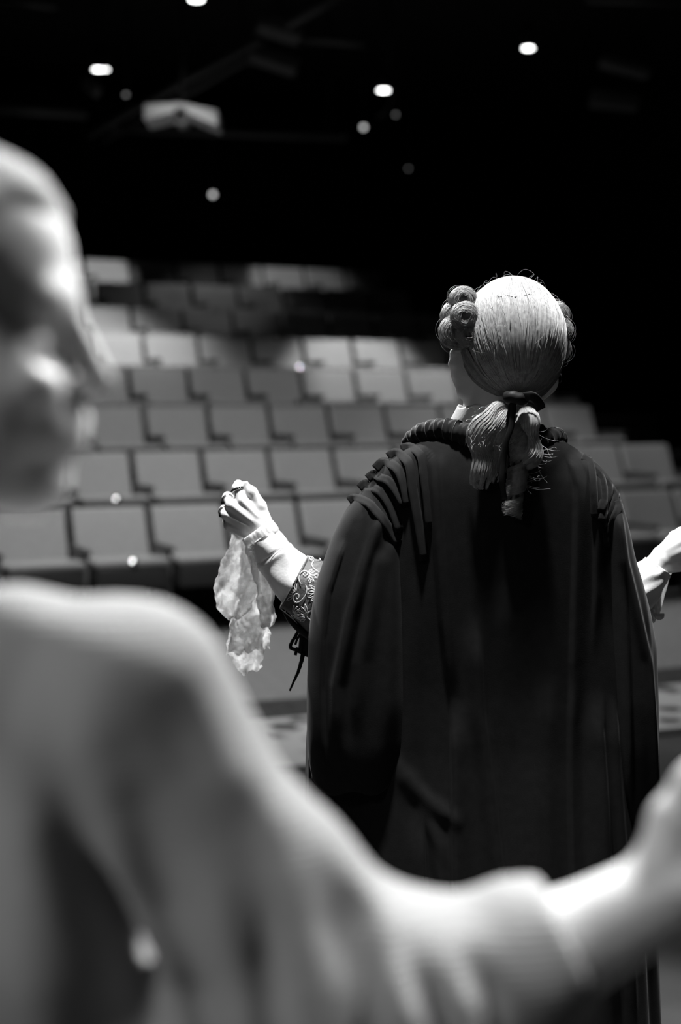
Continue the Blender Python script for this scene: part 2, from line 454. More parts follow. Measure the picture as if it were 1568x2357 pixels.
for k in range(8):
    for j in range(14):
        q = hall(-(W * (j + 0.5) + OFF[k]), PITCH * k, RISE * k)
        px = HX + FPX * q.x / q.y
        if px < -150: break
        if not used: t = proto; used = True
        else: t = copy_thing(proto)
        t.location = q; t.rotation_euler = (0, 0, TH)
        tag(t, 'grey upholstered theatre seat, %s from the right aisle end, %s' % (ORD[j], ROWN[k]), 'seat', 'grey theatre seats in raked rows')
        seats[(k, j)] = t
for (k, j), t in seats.items():
    if j == 0: make_arm(t, 0.275)
for k, px in glints.items():                                   # convex metal dome added for a lamp glint on one seat per row
    t = min((t for (kk, j), t in seats.items() if kk == k), key=lambda t: abs(HX + FPX * (t.location.x + 0.54 * math.sin(TH)) / (t.location.y - 0.54 * math.cos(TH)) - px))
    rows = []
    for a_ in np.radians([2, 8, 14, 20, 26, 30]):
        ring_ = []
        for b_ in np.linspace(0, 2 * math.pi, 20, endpoint=False):
            v_ = Vector((math.sin(a_) * math.cos(b_) * 0.055, math.sin(a_) * math.sin(b_) * 0.055, (math.cos(a_) - math.cos(math.radians(30))) * 0.055))
            v_ = Matrix.Rotation(math.radians(48), 3, 'X') @ v_
            ring_.append((v_.x, v_.y - 0.536, v_.z + 0.508))
        rows.append(ring_)
    loft('glint_dome', np.array(rows), M_GLINT, t)

# ------------------------------------------------------------------ runner rug on the stage floor
RA = math.radians(21.5); rd = np.array([math.cos(RA), math.sin(RA)]); rn = np.array([-math.sin(RA), math.cos(RA)])
rc = np.array([-0.27, 7.2])      # a point on the far edge
rug = bpy.data.objects.new('runner_rug', None); C.objects.link(rug); rug.location = (rc[0], rc[1], 0); rug.rotation_euler = (0, 0, RA)
box('field', -3.0, 4.0, -1.27, -0.40, 0.0005, 0.008, M_RUG, rug)
box('border', -3.0, 4.0, -0.40, 0.0, 0.0005, 0.009, M_RUGEDGE, rug)
box('border', -3.0, 4.0, -1.36, -1.27, 0.0005, 0.009, M_RUGEDGE, rug)
tag(rug, 'pale patterned runner rug with dark border lying on the stage floor', 'rug')

# ------------------------------------------------------------------ lighting rig under the ceiling
def pipe(name, a, b, r, label, material=None):
    o = sweep(name, smooth_path([a, b], 2), r, r, material or M_PIPE, None, 10)
    for t in (0.08, 0.92):
        q = a + (b - a) * t
        sweep('hanger', [q + np.array([0, 0, r]), (q[0], q[1], ZC)], 0.008, 0.008, M_BLACK, o, 6, ref=(1, 0, 0))
    return tag(o, label, 'pipe', 'rigging pipes under the ceiling')
pipe('rig_pipe', U(205, 310, 14.5), U(600, 92, 12.0), 0.038, 'diagonal dark rigging pipe running above the projector')
pipe('rig_pipe', U(240, 322, 15.2), U(590, 125, 13.1), 0.033, 'thinner dark rigging pipe just under the diagonal pipe')
pipe('rig_pipe', U(660, 55, 11.2), U(790, -15, 11.0), 0.045, 'dark rigging pipe at the top edge beside the black box')
pipe('rig_pipe', U(-150, 240, 14.2), U(200, 262, 14.2), 0.055, 'dark horizontal rigging pipe left of the projector')
pipe('rig_pipe', U(250, 295, 14.5), U(800, 318, 14.5), 0.035, 'dark horizontal rigging pipe below the projector')
pipe('rig_pipe', U(0, 0, 11.4), U(130, 14, 11.4), 0.030, 'short dark rigging pipe in the upper left corner')
pipe('rig_pipe', U(700, 88, 11.3), U(840, 100, 11.3), 0.035, 'short dark rigging pipe right of the black box')
pipe('rig_pipe', U(1350, -2, 11.0), U(1600, 8, 11.0), 0.030, 'dark rigging pipe along the upper right edge')

def prism_box(name, c, sx, sy, sz, rotz, roty, material, label, cat):
    o = box(name, -sx / 2, sx / 2, -sy / 2, sy / 2, -sz / 2, sz / 2, material, None, min(sx, sy, sz) * 0.18, 2)
    o.location = tuple(c); o.rotation_euler = (0, 0, rotz)
    for v in o.data.vertices: v.co = Matrix.Rotation(roty, 3, 'Y') @ v.co
    sweep('hanger', [(0, 0, sz * 0.4), (0, 0, ZC - c[2])], 0.012, 0.012, M_BLACK, o, 6, ref=(1, 0, 0))
    return tag(o, label, cat)
prism_box('air_duct', U(645, 62, 11.75), 0.38, 0.3, 0.16, 0.2, 0.25, M_RIGBOX, 'dark angular housing hung where the pipes meet near the top', 'housing')
prism_box('rig_housing', U(630, 138, 12.5), 0.44, 0.3, 0.13, 0.1, 0.3, M_RIGBOX, 'dark long lamp housing below the angular housing', 'housing')
prism_box('rig_housing', U(1440, 155, 11.5), 0.40, 0.2, 0.08, 0, 0.25, M_RIGBOX, 'dark lamp housing on the far right of the ceiling', 'housing')
prism_box('rig_housing', U(1415, 232, 12.5), 0.42, 0.2, 0.14, 0, 0.1, M_RIGBOX, 'dark box hanging low on the right of the ceiling', 'housing')
prism_box('rig_housing', U(210, 198, 12.4), 0.16, 0.2, 0.10, 0, 0.7, M_RIGBOX, 'small tilted spotlight body under the left double lamp', 'housing')

def downlight(c, r, material, label, can=True):
    t = bpy.data.objects.new('ceiling_lamp', None); C.objects.link(t); t.location = tuple(c)
    sweep('can', [(0, 0, 0.006), (0, 0, 0.16), (0, 0, 0.20)], [r * 1.25, r * 1.25, r * 0.5], [r * 1.25, r * 1.25, r * 0.5], M_BLACK, t, 20, ref=(1, 0, 0))
    sweep('lens', [(0, 0, 0.0), (0, 0, 0.012)], r, r, material, t, 20, ref=(1, 0, 0))
    top = ZC - c[2]
    sweep('stem', [(0, 0, 0.2), (0, 0, top)], 0.012, 0.012, M_BLACK, t, 8, ref=(1, 0, 0))
    tag(t, label, 'lamp', 'ceiling lamps above the seats')
    return t
LAMPS = [(452, 0, 9.0, 0.043, 'glowing ceiling lamp cut by the top edge of the picture'),
         (226, 161, 12.8, 0.043, 'brighter left disc of the glowing double ceiling lamp'),
         (243, 161, 12.9, 0.026, 'smaller right disc of the glowing double ceiling lamp'),
         (883, 209, 13.6, 0.052, 'glowing ceiling lamp above the curved cable near the centre'),
         (1216, 112, 12.0, 0.044, 'glowing ceiling lamp furthest to the right')]
for px, py, D, r, lab in LAMPS: downlight(U(px, py, D), r, M_LAMP, lab)
# house lamps: light those fixtures throw on the seats, plus one added fill
def pool(c, target, power, size, blend=0.7): return spot('house_or_fill_lamp', tuple(c - np.array([0, 0, 0.03])), tuple(target), power, size, blend, 0.05)
pool(U(883, 209, 13.6), U(870, 860, 13.9), 520, 44, 0.5)
pool(U(226, 161, 12.8), U(230, 815, 13.5), 640, 56, 0.9)
pool(U(243, 161, 12.9), U(225, 648, 16.2), 520, 15, 0.5)
pool(U(1216, 112, 12.0), U(1330, 1180, 11.6), 190, 70)
pool(U(452, 0, 9.0), U(452, 1250, 9.2), 300, 138, 0.25)
pool(U(490, 440, 15.6), U(650, 630, 17.0), 80, 30, 0.7)
pool(U(490, 440, 15.6), U(520, 760, 15.0), 16, 130, 0.9)  # added weak wide spot standing in for ambient light over upper rows
for px, py, D, r, lab in [(490, 448, 17.0, 0.030, 'small dim round lamp hanging low above the upper seats'),
                          (837, 293, 14.5, 0.024, 'small dim round lamp under the curved cable'),
                          (290, 218, 13.0, 0.016, 'tiny dim lamp beside the double lamp'),
                          (911, 264, 13.6, 0.014, 'tiny dim lamp right of the curved cable'),
                          (940, 388, 15.5, 0.012, 'faint tiny lamp high on the dark back wall')]:
    bm = bmesh.new(); bmesh.ops.create_uvsphere(bm, u_segments=14, v_segments=8, radius=r)
    for v in bm.verts: v.co.y *= 0.6
    me = bpy.data.meshes.new('bulb'); bm.to_mesh(me); bm.free(); me.materials.append(M_LAMPDIM if r > 0.02 else mat('lamp_glow_faint', 0.5, 0.5, 0.2, emit=0.3))
    t = bpy.data.objects.new('pendant_lamp', None); C.objects.link(t); t.location = tuple(U(px, py, D))
    b = bpy.data.objects.new('bulb', me); C.objects.link(b); b.parent = t
    sweep('cord', [(0, 0, r * 0.8), (0, 0, ZC - t.location.z)], 0.006, 0.006, M_BLACK, t, 6, ref=(1, 0, 0))
    tag(t, lab, 'lamp', 'small pendant lamps')
cb = sweep('cable', np.vstack([[U(896, 200, 14.3)[0], 14.3, ZC], smooth_path([U(896, 200, 14.3), U(898, 222, 14.3), U(898, 240, 14.3), U(888, 258, 14.3), U(868, 270, 14.3)], 20)]), 0.012, 0.012, mat('pale_cable', 0.08, 0.6, 0.3), None, 8)
tag(cb, 'pale curved cable hanging under the central ceiling lamp', 'cable')

# projector: two angled casing wings around a round lens
pj = bpy.data.objects.new('projector', None); C.objects.link(pj)
PC = U(418, 262, 10.3); pj.scale = (0.94, 0.94, 0.94); pj.location = tuple(PC)
def wing(x0, x1, za0, za1, zb0, zb1, ya, yb):
    v = [(x0, ya, za0), (x1, yb, zb0), (x1, yb, zb1), (x0, ya, za1), (x0, ya + 0.4, za0), (x1, yb + 0.4, zb0), (x1, yb + 0.4, zb1), (x0, ya + 0.4, za1)]
    o = mesh_obj('casing', v, [(0, 1, 2, 3), (7, 6, 5, 4), (0, 4, 5, 1), (1, 5, 6, 2), (2, 6, 7, 3), (3, 7, 4, 0)], M_PROJ, pj, False)
    m = o.modifiers.new('b', 'BEVEL'); m.width = 0.012; m.segments = 2
wing(-0.295, 0.0, -0.045, 0.080, 0.012, 0.078, 0.02, -0.06)
wing(0.0, 0.275, 0.012, 0.078, -0.085, 0.035, -0.06, 0.02)
sweep('lens_barrel', [(0, 0.15, -0.03), (0, -0.09, -0.03)], 0.062, 0.062, M_STEEL, pj, 28, ref=(0, 0, 1))
sweep('lens', [(0, -0.088, -0.03), (0, -0.098, -0.03)], 0.045, 0.045, M_LENS, pj, 28, ref=(0, 0, 1))
sweep('bracket', [(0, 0.12, 0.07), (0, 0.12, (ZC - PC[2]) / 0.94)], 0.02, 0.02, M_BLACK, pj, 10, ref=(1, 0, 0))
tag(pj, 'pale ceiling projector with round lens hung below the diagonal pipe', 'projector')

# ------------------------------------------------------------------ the robed figure, seen from behind
PX = 2.5 / FPX                       # one pixel at the robed figure's distance, in metres
def J(px, py, dd=0.0): return U(px, py, 2.5 + dd)     # dd = metres further away than the figure's axis
def tab(y, ys, vs):
    return np.interp(y, ys, vs)
def smooth1(a, n=5):
    k = np.ones(n) / n; p = np.pad(a, (n // 2, n // 2), mode='edge'); return np.convolve(p, k, 'valid')

# --- body (skin): head, neck, trunk, limbs and hands, one mesh
parts = []
F = Field(J(1000, 600, -0.14), J(1340, 1120, 0.2), 0.004)
F.ell(J(1180, 780, 0.03), (0.076, 0.095, 0.105), 0.02)
F.ell(J(1178, 850, 0.075), (0.062, 0.07, 0.085), 0.03)                   # face, turned away
F.cone(J(1178, 820, 0.135), J(1178, 852, 0.155), 0.010, 0.014, 0.01)      # nose
F.cone(J(1178, 905, 0.12), J(1178, 915, 0.125), 0.025, 0.022, 0.02)       # chin
for s in (-1, 1):
    F.cone(J(1178 + s * 78, 880, 0.03), J(1178 + s * 20, 912, 0.115), 0.022, 0.02, 0.03)
    F.ell(J(1178 + s * 62, 810, 0.118), (0.02, 0.012, 0.012), 0.008)
F.cone(J(1152, 880, 0.035), J(1140, 1060, 0.03), 0.061, 0.068, 0.02)        # neck
ear = [J(1062, 800, 0.02), J(1046, 812, 0.012), J(1042, 838, 0.010), J(1047, 862, 0.016), J(1058, 880, 0.028)]
F.chain(ear, [0.006, 0.0075, 0.007, 0.006, 0.008], 0.006)
F.chain([J(1066, 815, 0.022), J(1056, 840, 0.02), J(1062, 868, 0.028)], [0.01, 0.01, 0.01], 0.008)
F.cone(J(1075, 870, 0.02), J(1066, 900, 0.015), 0.016, 0.012, 0.02)
V, Q = F.mesh(); parts.append((relax(V, Q, 1), Q))
F = Field((-0.15, 2.15, 0.0), (0.75, 3.05, 1.42), 0.012)
F.ell(J(1125, 1250, 0.06), (0.17, 0.09, 0.2), 0.05).ell(J(1120, 1560, 0.06), (0.14, 0.085, 0.22), 0.06).ell(J(1120, 1800, 0.06), (0.155, 0.095, 0.14), 0.06)
F.cone(J(1140, 1020, 0.04), J(1130, 1150, 0.05), 0.07, 0.09, 0.05)
F.chain([J(950, 1175, 0.06), J(835, 1380, 0.06), J(705, 1375, 0.12)], [0.045, 0.04, 0.034], 0.03)
F.chain([J(1310, 1175, 0.07), J(1415, 1380, 0.10), J(1460, 1350, 0.15)], [0.045, 0.04, 0.034], 0.03)
for s in (-1, 1):
    F.chain([J(1120 + s * 95, 1850, 0.06), J(1120 + s * 100, 2300, 0.05), J(1120 + s * 95, 2800, 0.07)], [0.085, 0.06, 0.042], 0.04)
    F.cone(J(1120 + s * 95, 2840, 0.07), J(1120 + s * 115, 2858, 0.24), 0.038, 0.03, 0.03)
V, Q = F.mesh(); parts.append((relax(V, Q, 1), Q))

# left hand: a raised fist, back of the hand to the viewer, fingers curled away
HD = 0.10
def H(px, py, d=0.0): return J(px, py, HD + d * PX)
F = Field(H(480, 1080, -70), H(730, 1400, 110), 0.0018)
F.cone(H(700, 1345), H(603, 1222, 4), 40 * PX, 29 * PX, 8 * PX)
kn = dict(i=H(556, 1152, -2), m=H(534, 1163, -6), r=H(523, 1185, -2), p=H(527, 1209, 8))
bs = dict(i=H(605, 1200, 0), m=H(597, 1210, -4), r=H(590, 1220, -2), p=H(584, 1230, 6))
for f, r0, r1 in (('i', 20, 15), ('m', 20, 15.5), ('r', 19, 14), ('p', 18, 13)): F.cone(bs[f], kn[f], r0 * PX, r1 * PX, 5 * PX)
F.ell(H(566, 1192, 14), (34 * PX, 20 * PX, 36 * PX), 14 * PX)
for f, r in (('i', 5), ('m', 5), ('r', 4.5), ('p', 4)):                     # tendons and knuckles
    F.cone((bs[f] * 0.75 + kn[f] * 0.25) + np.array([0, -17 * PX, 0]), kn[f] + np.array([0, -12 * PX, 0]), 2.4 * PX, r * PX, 4 * PX)
F.chain([kn['i'], H(546, 1124, 6), H(549, 1116, 34), H(568, 1136, 52), H(584, 1150, 48)], [v * PX for v in (15, 13, 11.5, 10, 8.5)], 3 * PX)
F.chain([kn['m'], H(523, 1147, 20), H(524, 1143, 44), H(546, 1160, 60), H(562, 1172, 54)], [v * PX for v in (15, 12.5, 11.5, 10, 8.5)], 3 * PX)
F.chain([kn['r'], H(515, 1176, 24), H(517, 1172, 46), H(540, 1184, 60), H(556, 1192, 54)], [v * PX for v in (14, 12, 11, 9.5, 8)], 3 * PX)
F.chain([kn['p'], H(522, 1202, 30), H(526, 1200, 46), H(545, 1206, 58), H(560, 1210, 52)], [v * PX for v in (13, 10.5, 9.5, 8.5, 7.5)], 3 * PX)
F.chain([H(606, 1200, 8), H(598, 1166, 4), H(580, 1133, 4), H(563, 1117, 10)], [v * PX for v in (21, 16, 13, 9.5)], 6 * PX)
F.ell(H(567, 1115, 2), (7 * PX, 3 * PX, 9 * PX), 3 * PX)                    # thumb nail side
V, Q = F.mesh(); parts.append((relax(V, Q, 1, 0.4), Q))

# right hand: same fist, leaving the frame
def R(px, py, d=0.0): return J(px, py, HD + 0.02 + d * PX)
F = Field(R(1400, 1180, -60), R(1680, 1430, 110), 0.0022)
F.cone(R(1455, 1372), R(1520, 1290, 2), 38 * PX, 27 * PX, 8 * PX)
k2 = [R(1568, 1248, -4), R(1588, 1258, -6), R(1600, 1276, 0), R(1598, 1298, 8)]
b2 = [R(1520, 1276, 0), R(1526, 1284, -2), R(1530, 1294, 0), R(1534, 1302, 6)]
for a, b in zip(b2, k2): F.cone(a, b, 19 * PX, 15 * PX, 5 * PX)
for a, o in zip(k2, ((4, -22), (14, -14), (14, -4), (10, 2))):
    F.chain([a, a + np.array([o[0], 20, o[1]]) * PX * np.array([1, 1, -1]), a + np.array([o[0] - 12, 46, o[1] + 10]) * PX * np.array([1, 1, -1]), a + np.array([-24, 52, 16]) * PX * np.array([1, 1, -1])], [v * PX for v in (14, 12, 10.5, 9)], 3 * PX)
F.chain([R(1524, 1276, 6), R(1548, 1246, 8), R(1574, 1226, 14), R(1596, 1222, 24)], [v * PX for v in (20, 16, 13, 10)], 6 * PX)
F.ell(R(1556, 1276, 14), (34 * PX, 18 * PX, 28 * PX), 12 * PX)
V, Q = F.mesh(); parts.append((relax(V, Q, 1, 0.4), Q))
V, Q = join_np(parts)
judge = np_obj('person', V, Q, M_SKIN)
tag(judge, 'person seen from behind in a long black gown and pale curled wig, fists raised', 'person')

# --- gown: body, two hanging sleeves, tiered shoulder tucks, ruched collar
def ridge_sum(X, Y, ridges):
    """X, Y in figure pixels; each ridge = (ys, xs, height px, width left, width right)"""
    d = np.zeros_like(X)
    for ys, xs, amp, wl, wr in ridges:
        wl, wr = max(wl, 6), max(wr, 6)
        if abs(xs[-1] - xs[0]) > 0.6 * (ys[-1] - ys[0]):          # slanting fold: distance to its line
            t = np.full(X.shape, 1e6); u = np.zeros_like(X)
            for i in range(len(ys) - 1):
                dx, dy = xs[i + 1] - xs[i], ys[i + 1] - ys[i]
                w = np.clip(((X - xs[i]) * dx + (Y - ys[i]) * dy) / (dx * dx + dy * dy), 0, 1)
                q = np.hypot(X - xs[i] - w * dx, Y - ys[i] - w * dy)
                sg = np.where((X - xs[i]) * dy - (Y - ys[i]) * dx < 0, -1, 1)
                m = q < np.abs(t); t = np.where(m, q * sg, t); u = np.where(m, (i + w) / (len(ys) - 1), u)
            d += amp * np.where(t < 0, np.exp(-(t / wl) ** 2), np.exp(-(t / wr) ** 2)) * np.clip(u * 4, 0, 1) * np.clip((1 - u) * 4, 0, 1)
            continue
        t = X - np.interp(Y, ys, xs)
        prof = np.where(t < 0, np.exp(-(t / wl) ** 2), np.exp(-(t / wr) ** 2))
        f0 = np.clip((Y - ys[0]) / 120, 0, 1); f1 = np.clip((ys[-1] - Y) / 160, 0, 1)
        if ys[0] < 1300: f0 = np.clip((Y - ys[0]) / 40 + 0.3, 0, 1)
        d += amp * prof * (f0 * f0 * (3 - 2 * f0)) * (f1 * f1 * (3 - 2 * f1))
    return d * 1.5
def gown_loft(name, ys, xl, xr, bs_, dc, ridges, nu, ystep, parent, expo=0.9, ytop=None, ybot=None, hem=None, rip=None):
    Y = np.arange(ytop or ys[0], (ybot or ys[-1]) + 0.1, ystep)
    L = smooth1(tab(Y, ys, xl), 7); Rr = smooth1(tab(Y, ys, xr), 7); B = smooth1(tab(Y, ys, bs_), 7); DC = smooth1(tab(Y, ys, dc), 7)
    a = np.linspace(0, 2 * math.pi, nu, endpoint=False)
    a = a + 0.35 * np.sin(2 * a) * 0.0
    ca, sa = np.cos(a), np.sin(a)
    ca_ = np.sign(ca) * np.abs(ca) ** expo; sa_ = np.sign(sa) * np.abs(sa) ** expo
    Xp = (L[:, None] + Rr[:, None]) / 2 + (Rr - L)[:, None] / 2 * ca_[None, :]
    Yp = np.repeat(Y[:, None], nu, 1)
    dep = DC[:, None] + B[:, None] * sa_[None, :]          # sa<0 faces the viewer
    rs = ridge_sum(Xp, Yp, ridges)
    facing = np.clip(-sa_, 0, 1)[None, :] ** 0.5
    dep = dep - rs * PX * facing
    if rip is not None:
        w = rip(a[None, :], Yp); Xp = Xp + w * ca[None, :]; dep = dep + w * PX * sa[None, :]
    if hem is not None:
        Yp = Yp + hem(Xp) * np.clip((Yp - (Y[-1] - 90)) / 90, 0, 1)
    sc1 = (2.5 + DC)[:, None] / FPX
    P = np.stack([(Xp - HX) * sc1, 2.5 + dep, CAMZ - (Yp - HY) * sc1], 2)
    return loft(name, P, M_VELVET, parent, True, 0.003)

gown_y = [978, 1000, 1022, 1045, 1080, 1120, 1170, 1260, 1400, 1560, 1700, 1860, 2080, 2357, 2800]
gown_l = [1062, 1010, 955, 905, 872, 842, 815, 790, 760, 722, 710, 709, 712, 716, 712]
gown_r = [1240, 1268, 1300, 1350, 1386, 1414, 1434, 1446, 1462, 1500, 1507, 1507, 1500, 1512, 1520]
gown_b = [0.05, 0.065, 0.078, 0.09, 0.105, 0.115, 0.122, 0.130, 0.138, 0.146, 0.155, 0.175, 0.205, 0.24, 0.28]
gown_d = [0.035, 0.035, 0.035, 0.04, 0.045, 0.05, 0.055, 0.06, 0.065, 0.07, 0.07, 0.07, 0.07, 0.07, 0.07]
RB = [([1040, 1200, 1400, 1560, 1640], [984, 992, 1006, 1024, 1030], 9, 3, 22),
      ([1040, 1220, 1400, 1560], [1004, 1012, 1020, 1030], 5, 4, 16),
      ([1560, 1750, 1900, 2100, 2400], [1028, 1029, 1028, 1030, 1034], 16, 3, 26),
      ([1380, 1600, 1750, 1900, 2000, 2100, 2400], [1078, 1088, 1106, 1122, 1135, 1146, 1150], 12, 22, 9),
      ([1300, 1500, 1800, 2200], [1150, 1160, 1165, 1160], 5, 40, 40),
      ([1045, 1110, 1300, 1500, 1640], [1297, 1308, 1300, 1292, 1298], 8, 4, 24),
      ([1045, 1100, 1200, 1350, 1500], [1330, 1344, 1350, 1346, 1336], 6, 5, 14),
      ([1045, 1090, 1200, 1330], [1356, 1362, 1364, 1360], 7, 14, 3),
      ([1500, 1600, 1800, 2000, 2200], [1290, 1286, 1284, 1286, 1288], 8, 3, 20),
      ([1550, 1640, 1760, 1900, 2060, 2300], [1356, 1350, 1356, 1364, 1376, 1386], 12, 26, 3),
      ([1560, 1640, 1760, 1900, 2060, 2300], [1380, 1388, 1395, 1404, 1414, 1420], 13, 20, 3),
      ([1690, 1730, 1765, 1795, 1815, 1830], [900, 920, 948, 985, 1020, 1050], 7, 22, 14),
      ([1760, 1830, 1880, 1930, 1970], [945, 970, 995, 1015, 1030], 8, 14, 18),
      ([1790, 1850, 1950, 2100, 2350], [952, 957, 960, 961, 962], 13, 30, 3),
      ([1830, 1950, 2100], [975, 1000, 1020], 6, 12, 16),
      ([1500, 1800, 2300], [1235, 1230, 1236], 6, 30, 20)]
gw = gown_loft('gown', gown_y, gown_l, gown_r, gown_b, gown_d, RB, 620, 8, judge, 0.86,
               rip=lambda a, Y: np.clip((Y - 1300) / 500, 0, 1) * (4.5 * np.sin(a * 17 + 0.003 * Y) + 2.2 * np.sin(a * 31 + 1.0)))
gw['label'] = 'long black pleated gown'
SL = [([1175, 1290, 1400, 1480, 1550, 1650, 1760], [872, 832, 802, 786, 772, 770, 774], 15, 9, 20),
      ([1240, 1350, 1450, 1560, 1700, 1800], [792, 757, 745, 741, 744, 750], 11, 26, 3),
      ([1260, 1400, 1500, 1600, 1700], [870, 845, 824, 818, 824], 8, 10, 22),
      ([1230, 1400, 1600, 1740], [905, 900, 895, 890], 10, 22, 26)]
hem = lambda X: -34 * np.clip((X - 800) / 130, -0.4, 1) ** 2 + 8 * np.sin(X * 0.06)
sl = gown_loft('sleeve', [1122, 1140, 1165, 1210, 1260, 1350, 1450, 1600, 1700, 1760, 1800], [846, 826, 803, 778, 757, 727, 713, 708, 709, 713, 722],
               [894, 908, 922, 932, 938, 942, 946, 950, 948, 942, 930], [0.03, 0.05, 0.07, 0.085, 0.095, 0.105, 0.11, 0.115, 0.115, 0.11, 0.10],
               [0.03, 0.03, 0.03, 0.03, 0.03, 0.025, 0.02, 0.015, 0.01, 0.01, 0.01], SL, 160, 7, gw, 0.9, hem=hem)
SR = [([1170, 1280, 1400, 1500, 1700, 1950], [1412, 1422, 1448, 1470, 1486, 1500], 14, 14, 3),
      ([1180, 1300, 1450, 1700, 1900], [1404, 1412, 1418, 1424, 1428], 9, 12, 4),
      ([1300, 1450, 1550, 1750, 1950], [1460, 1474, 1478, 1490, 1503], 6, 4, 4)]
sr = gown_loft('sleeve', [1118, 1140, 1165, 1210, 1280, 1340, 1400, 1480, 1600, 1700, 1800, 1960], [1392, 1384, 1378, 1374, 1372, 1370, 1370, 1370, 1372, 1374, 1378, 1384],
               [1408, 1418, 1430, 1442, 1456, 1474, 1490, 1504, 1508, 1509, 1509, 1506], [0.02, 0.035, 0.05, 0.06, 0.07, 0.08, 0.085, 0.09, 0.095, 0.095, 0.09, 0.08],
               [0.03, 0.03, 0.03, 0.03, 0.035, 0.04, 0.04, 0.04, 0.04, 0.04, 0.04, 0.04], SR, 120, 7, gw, 0.9)

# surface lookup, so that tucks and trims lie on the cloth they are sewn to
from mathutils.bvhtree import BVHTree
dg = bpy.context.evaluated_depsgraph_get()
def bvh_of(o):
    me = o.data; co = np.zeros(len(me.vertices) * 3, np.float32); me.vertices.foreach_get('co', co)
    return BVHTree.FromPolygons([tuple(v) for v in co.reshape(-1, 3)], [tuple(p.vertices) for p in me.polygons])
TREES = [bvh_of(gw), bvh_of(sl), bvh_of(sr)]
def on_cloth(px, py, lift=0.004, default=0.0):
    """nearest cloth point straight in front of figure pixel (px, py)"""
    o = Vector((0, 0, CAMZ)); dr_ = Vector(U(px, py, 1.0)) - o; best = None
    for t in TREES:
        h = t.ray_cast(o, dr_)
        if h[0] is not None and (best is None or h[0].y < best): best = h[0].y
    if best is None: best = 2.5 + default
    return U(px, py, best - lift)
def tuck(pts, wpx, lift, parent, out=(0, 0), n=26):
    """folded tuck: a strip of cloth hinged along its upper edge, lower edge standing proud"""
    p2 = smooth_path([(a, b, 0) for a, b in pts], n)[:, :2]
    t = np.gradient(p2, axis=0); t /= np.linalg.norm(t, axis=1)[:, None]
    nrm = np.stack([-t[:, 1], t[:, 0]], 1)                         # towards the lower edge
    rows = []
    for s, l in ((-0.55, 0.002), (-0.2, 0.5 * lift), (0.2, lift * 0.95), (0.45, lift * 1.15), (0.56, lift * 0.9), (0.56, lift * 0.3), (0.35, 0.001)):
        row = []
        for i in range(n):
            q = p2[i] + nrm[i] * wpx * s
            wob = 1 + 0.12 * math.sin(i * 1.9 + pts[0][0])
            base = on_cloth(p2[i][0] + nrm[i][0] * wpx * s * 0.3, p2[i][1] + nrm[i][1] * wpx * s * 0.3, 0, 0.03)
            x = U(q[0], q[1], base[1] - l * wob - 0.001)
            row.append(x)
        rows.append(row)
    P = np.array(rows)
    k = np.array([0.25, 0.5, 0.25])
    for r in range(len(P)):
        yy = np.pad(P[r, :, 1], 2, mode='edge'); P[r, :, 1] = np.convolve(yy, np.ones(5) / 5, 'valid')
    return loft('tuck', P, M_VELVET, parent, False, 0.0015)
for pts, w in (([(922, 1032), (944, 1028), (962, 1040), (972, 1056), (976, 1090), (984, 1150), (990, 1215)], 17),
               ([(893, 1052), (912, 1042), (932, 1054), (945, 1075), (950, 1120), (958, 1170), (968, 1230), (978, 1290)], 19),
               ([(864, 1080), (882, 1064), (904, 1070), (922, 1090), (934, 1128), (940, 1160)], 20),
               ([(846, 1102), (861, 1091), (876, 1100), (893, 1106), (912, 1128), (930, 1160)], 18),
               ([(827, 1124), (842, 1113), (860, 1124), (878, 1134), (900, 1166), (921, 1222)], 18),
               ([(803, 1154), (818, 1146), (848, 1158), (862, 1172), (888, 1204), (918, 1250)], 18)):
    tuck(pts, w, 0.009, gw)
for pts, w in (([(1340, 1052), (1356, 1060), (1364, 1090), (1368, 1140), (1370, 1190)], 15),
               ([(1366, 1078), (1380, 1092), (1388, 1116), (1390, 1146), (1384, 1176)], 17),
               ([(1390, 1102), (1402, 1118), (1400, 1140), (1392, 1168), (1386, 1198)], 17),
               ([(1408, 1126), (1418, 1142), (1412, 1166), (1402, 1194), (1394, 1228)], 16),
               ([(1420, 1152), (1424, 1168), (1414, 1194), (1404, 1222), (1394, 1258)], 15)):
    tuck(pts, w, 0.007, gw)

# ruched velvet collar
cp = smooth_path([J(926, 1030, 0.075), J(948, 1008, 0.055), J(985, 992, 0.02), J(1030, 988, -0.012), J(1080, 1002, -0.038), J(1140, 1022, -0.05), J(1200, 1026, -0.045), J(1245, 1016, -0.02), J(1275, 1006, 0.015), J(1288, 1010, 0.05), J(1290, 1022, 0.08)], 260)
cu = np.linspace(0, 1, 260)
cr = np.interp(cu, [0, 0.05, 0.15, 0.35, 0.6, 0.8, 0.93, 1], [5, 13, 21, 25, 26, 22, 17, 8]) * PX
collar = sweep('collar', cp, cr * 1.0, cr * 0.95, M_VELVET2, gw, 40, fn=lambda u, a: 1 + 0.055 * np.sin(u * 150 + 1.5 * np.sin(a * 2 + u * 20)) + 0.03 * np.sin(u * 61 + a * 3) + 0.02 * np.sin(u * 310 + a))
collar['label'] = 'ruched black velvet collar'
Tc, Nc, Bc = frames(cp)
for u in (0.10, 0.165, 0.215, 0.255, 0.30, 0.345, 0.40, 0.80, 0.825, 0.85, 0.875, 0.90, 0.92):
    i = int(u * 259); a = np.linspace(0, 2 * math.pi, 30)
    i2 = np.clip(i + (3 * np.sin(a)).astype(int), 0, 259)
    loop = cp[i2] + (cr[i] * 1.07 * np.cos(a))[:, None] * Nc[i] + (cr[i] * 1.02 * np.sin(a))[:, None] * Bc[i]
    sweep('piping', loop, 0.0005, 0.0005, M_PIPING, collar, 5)

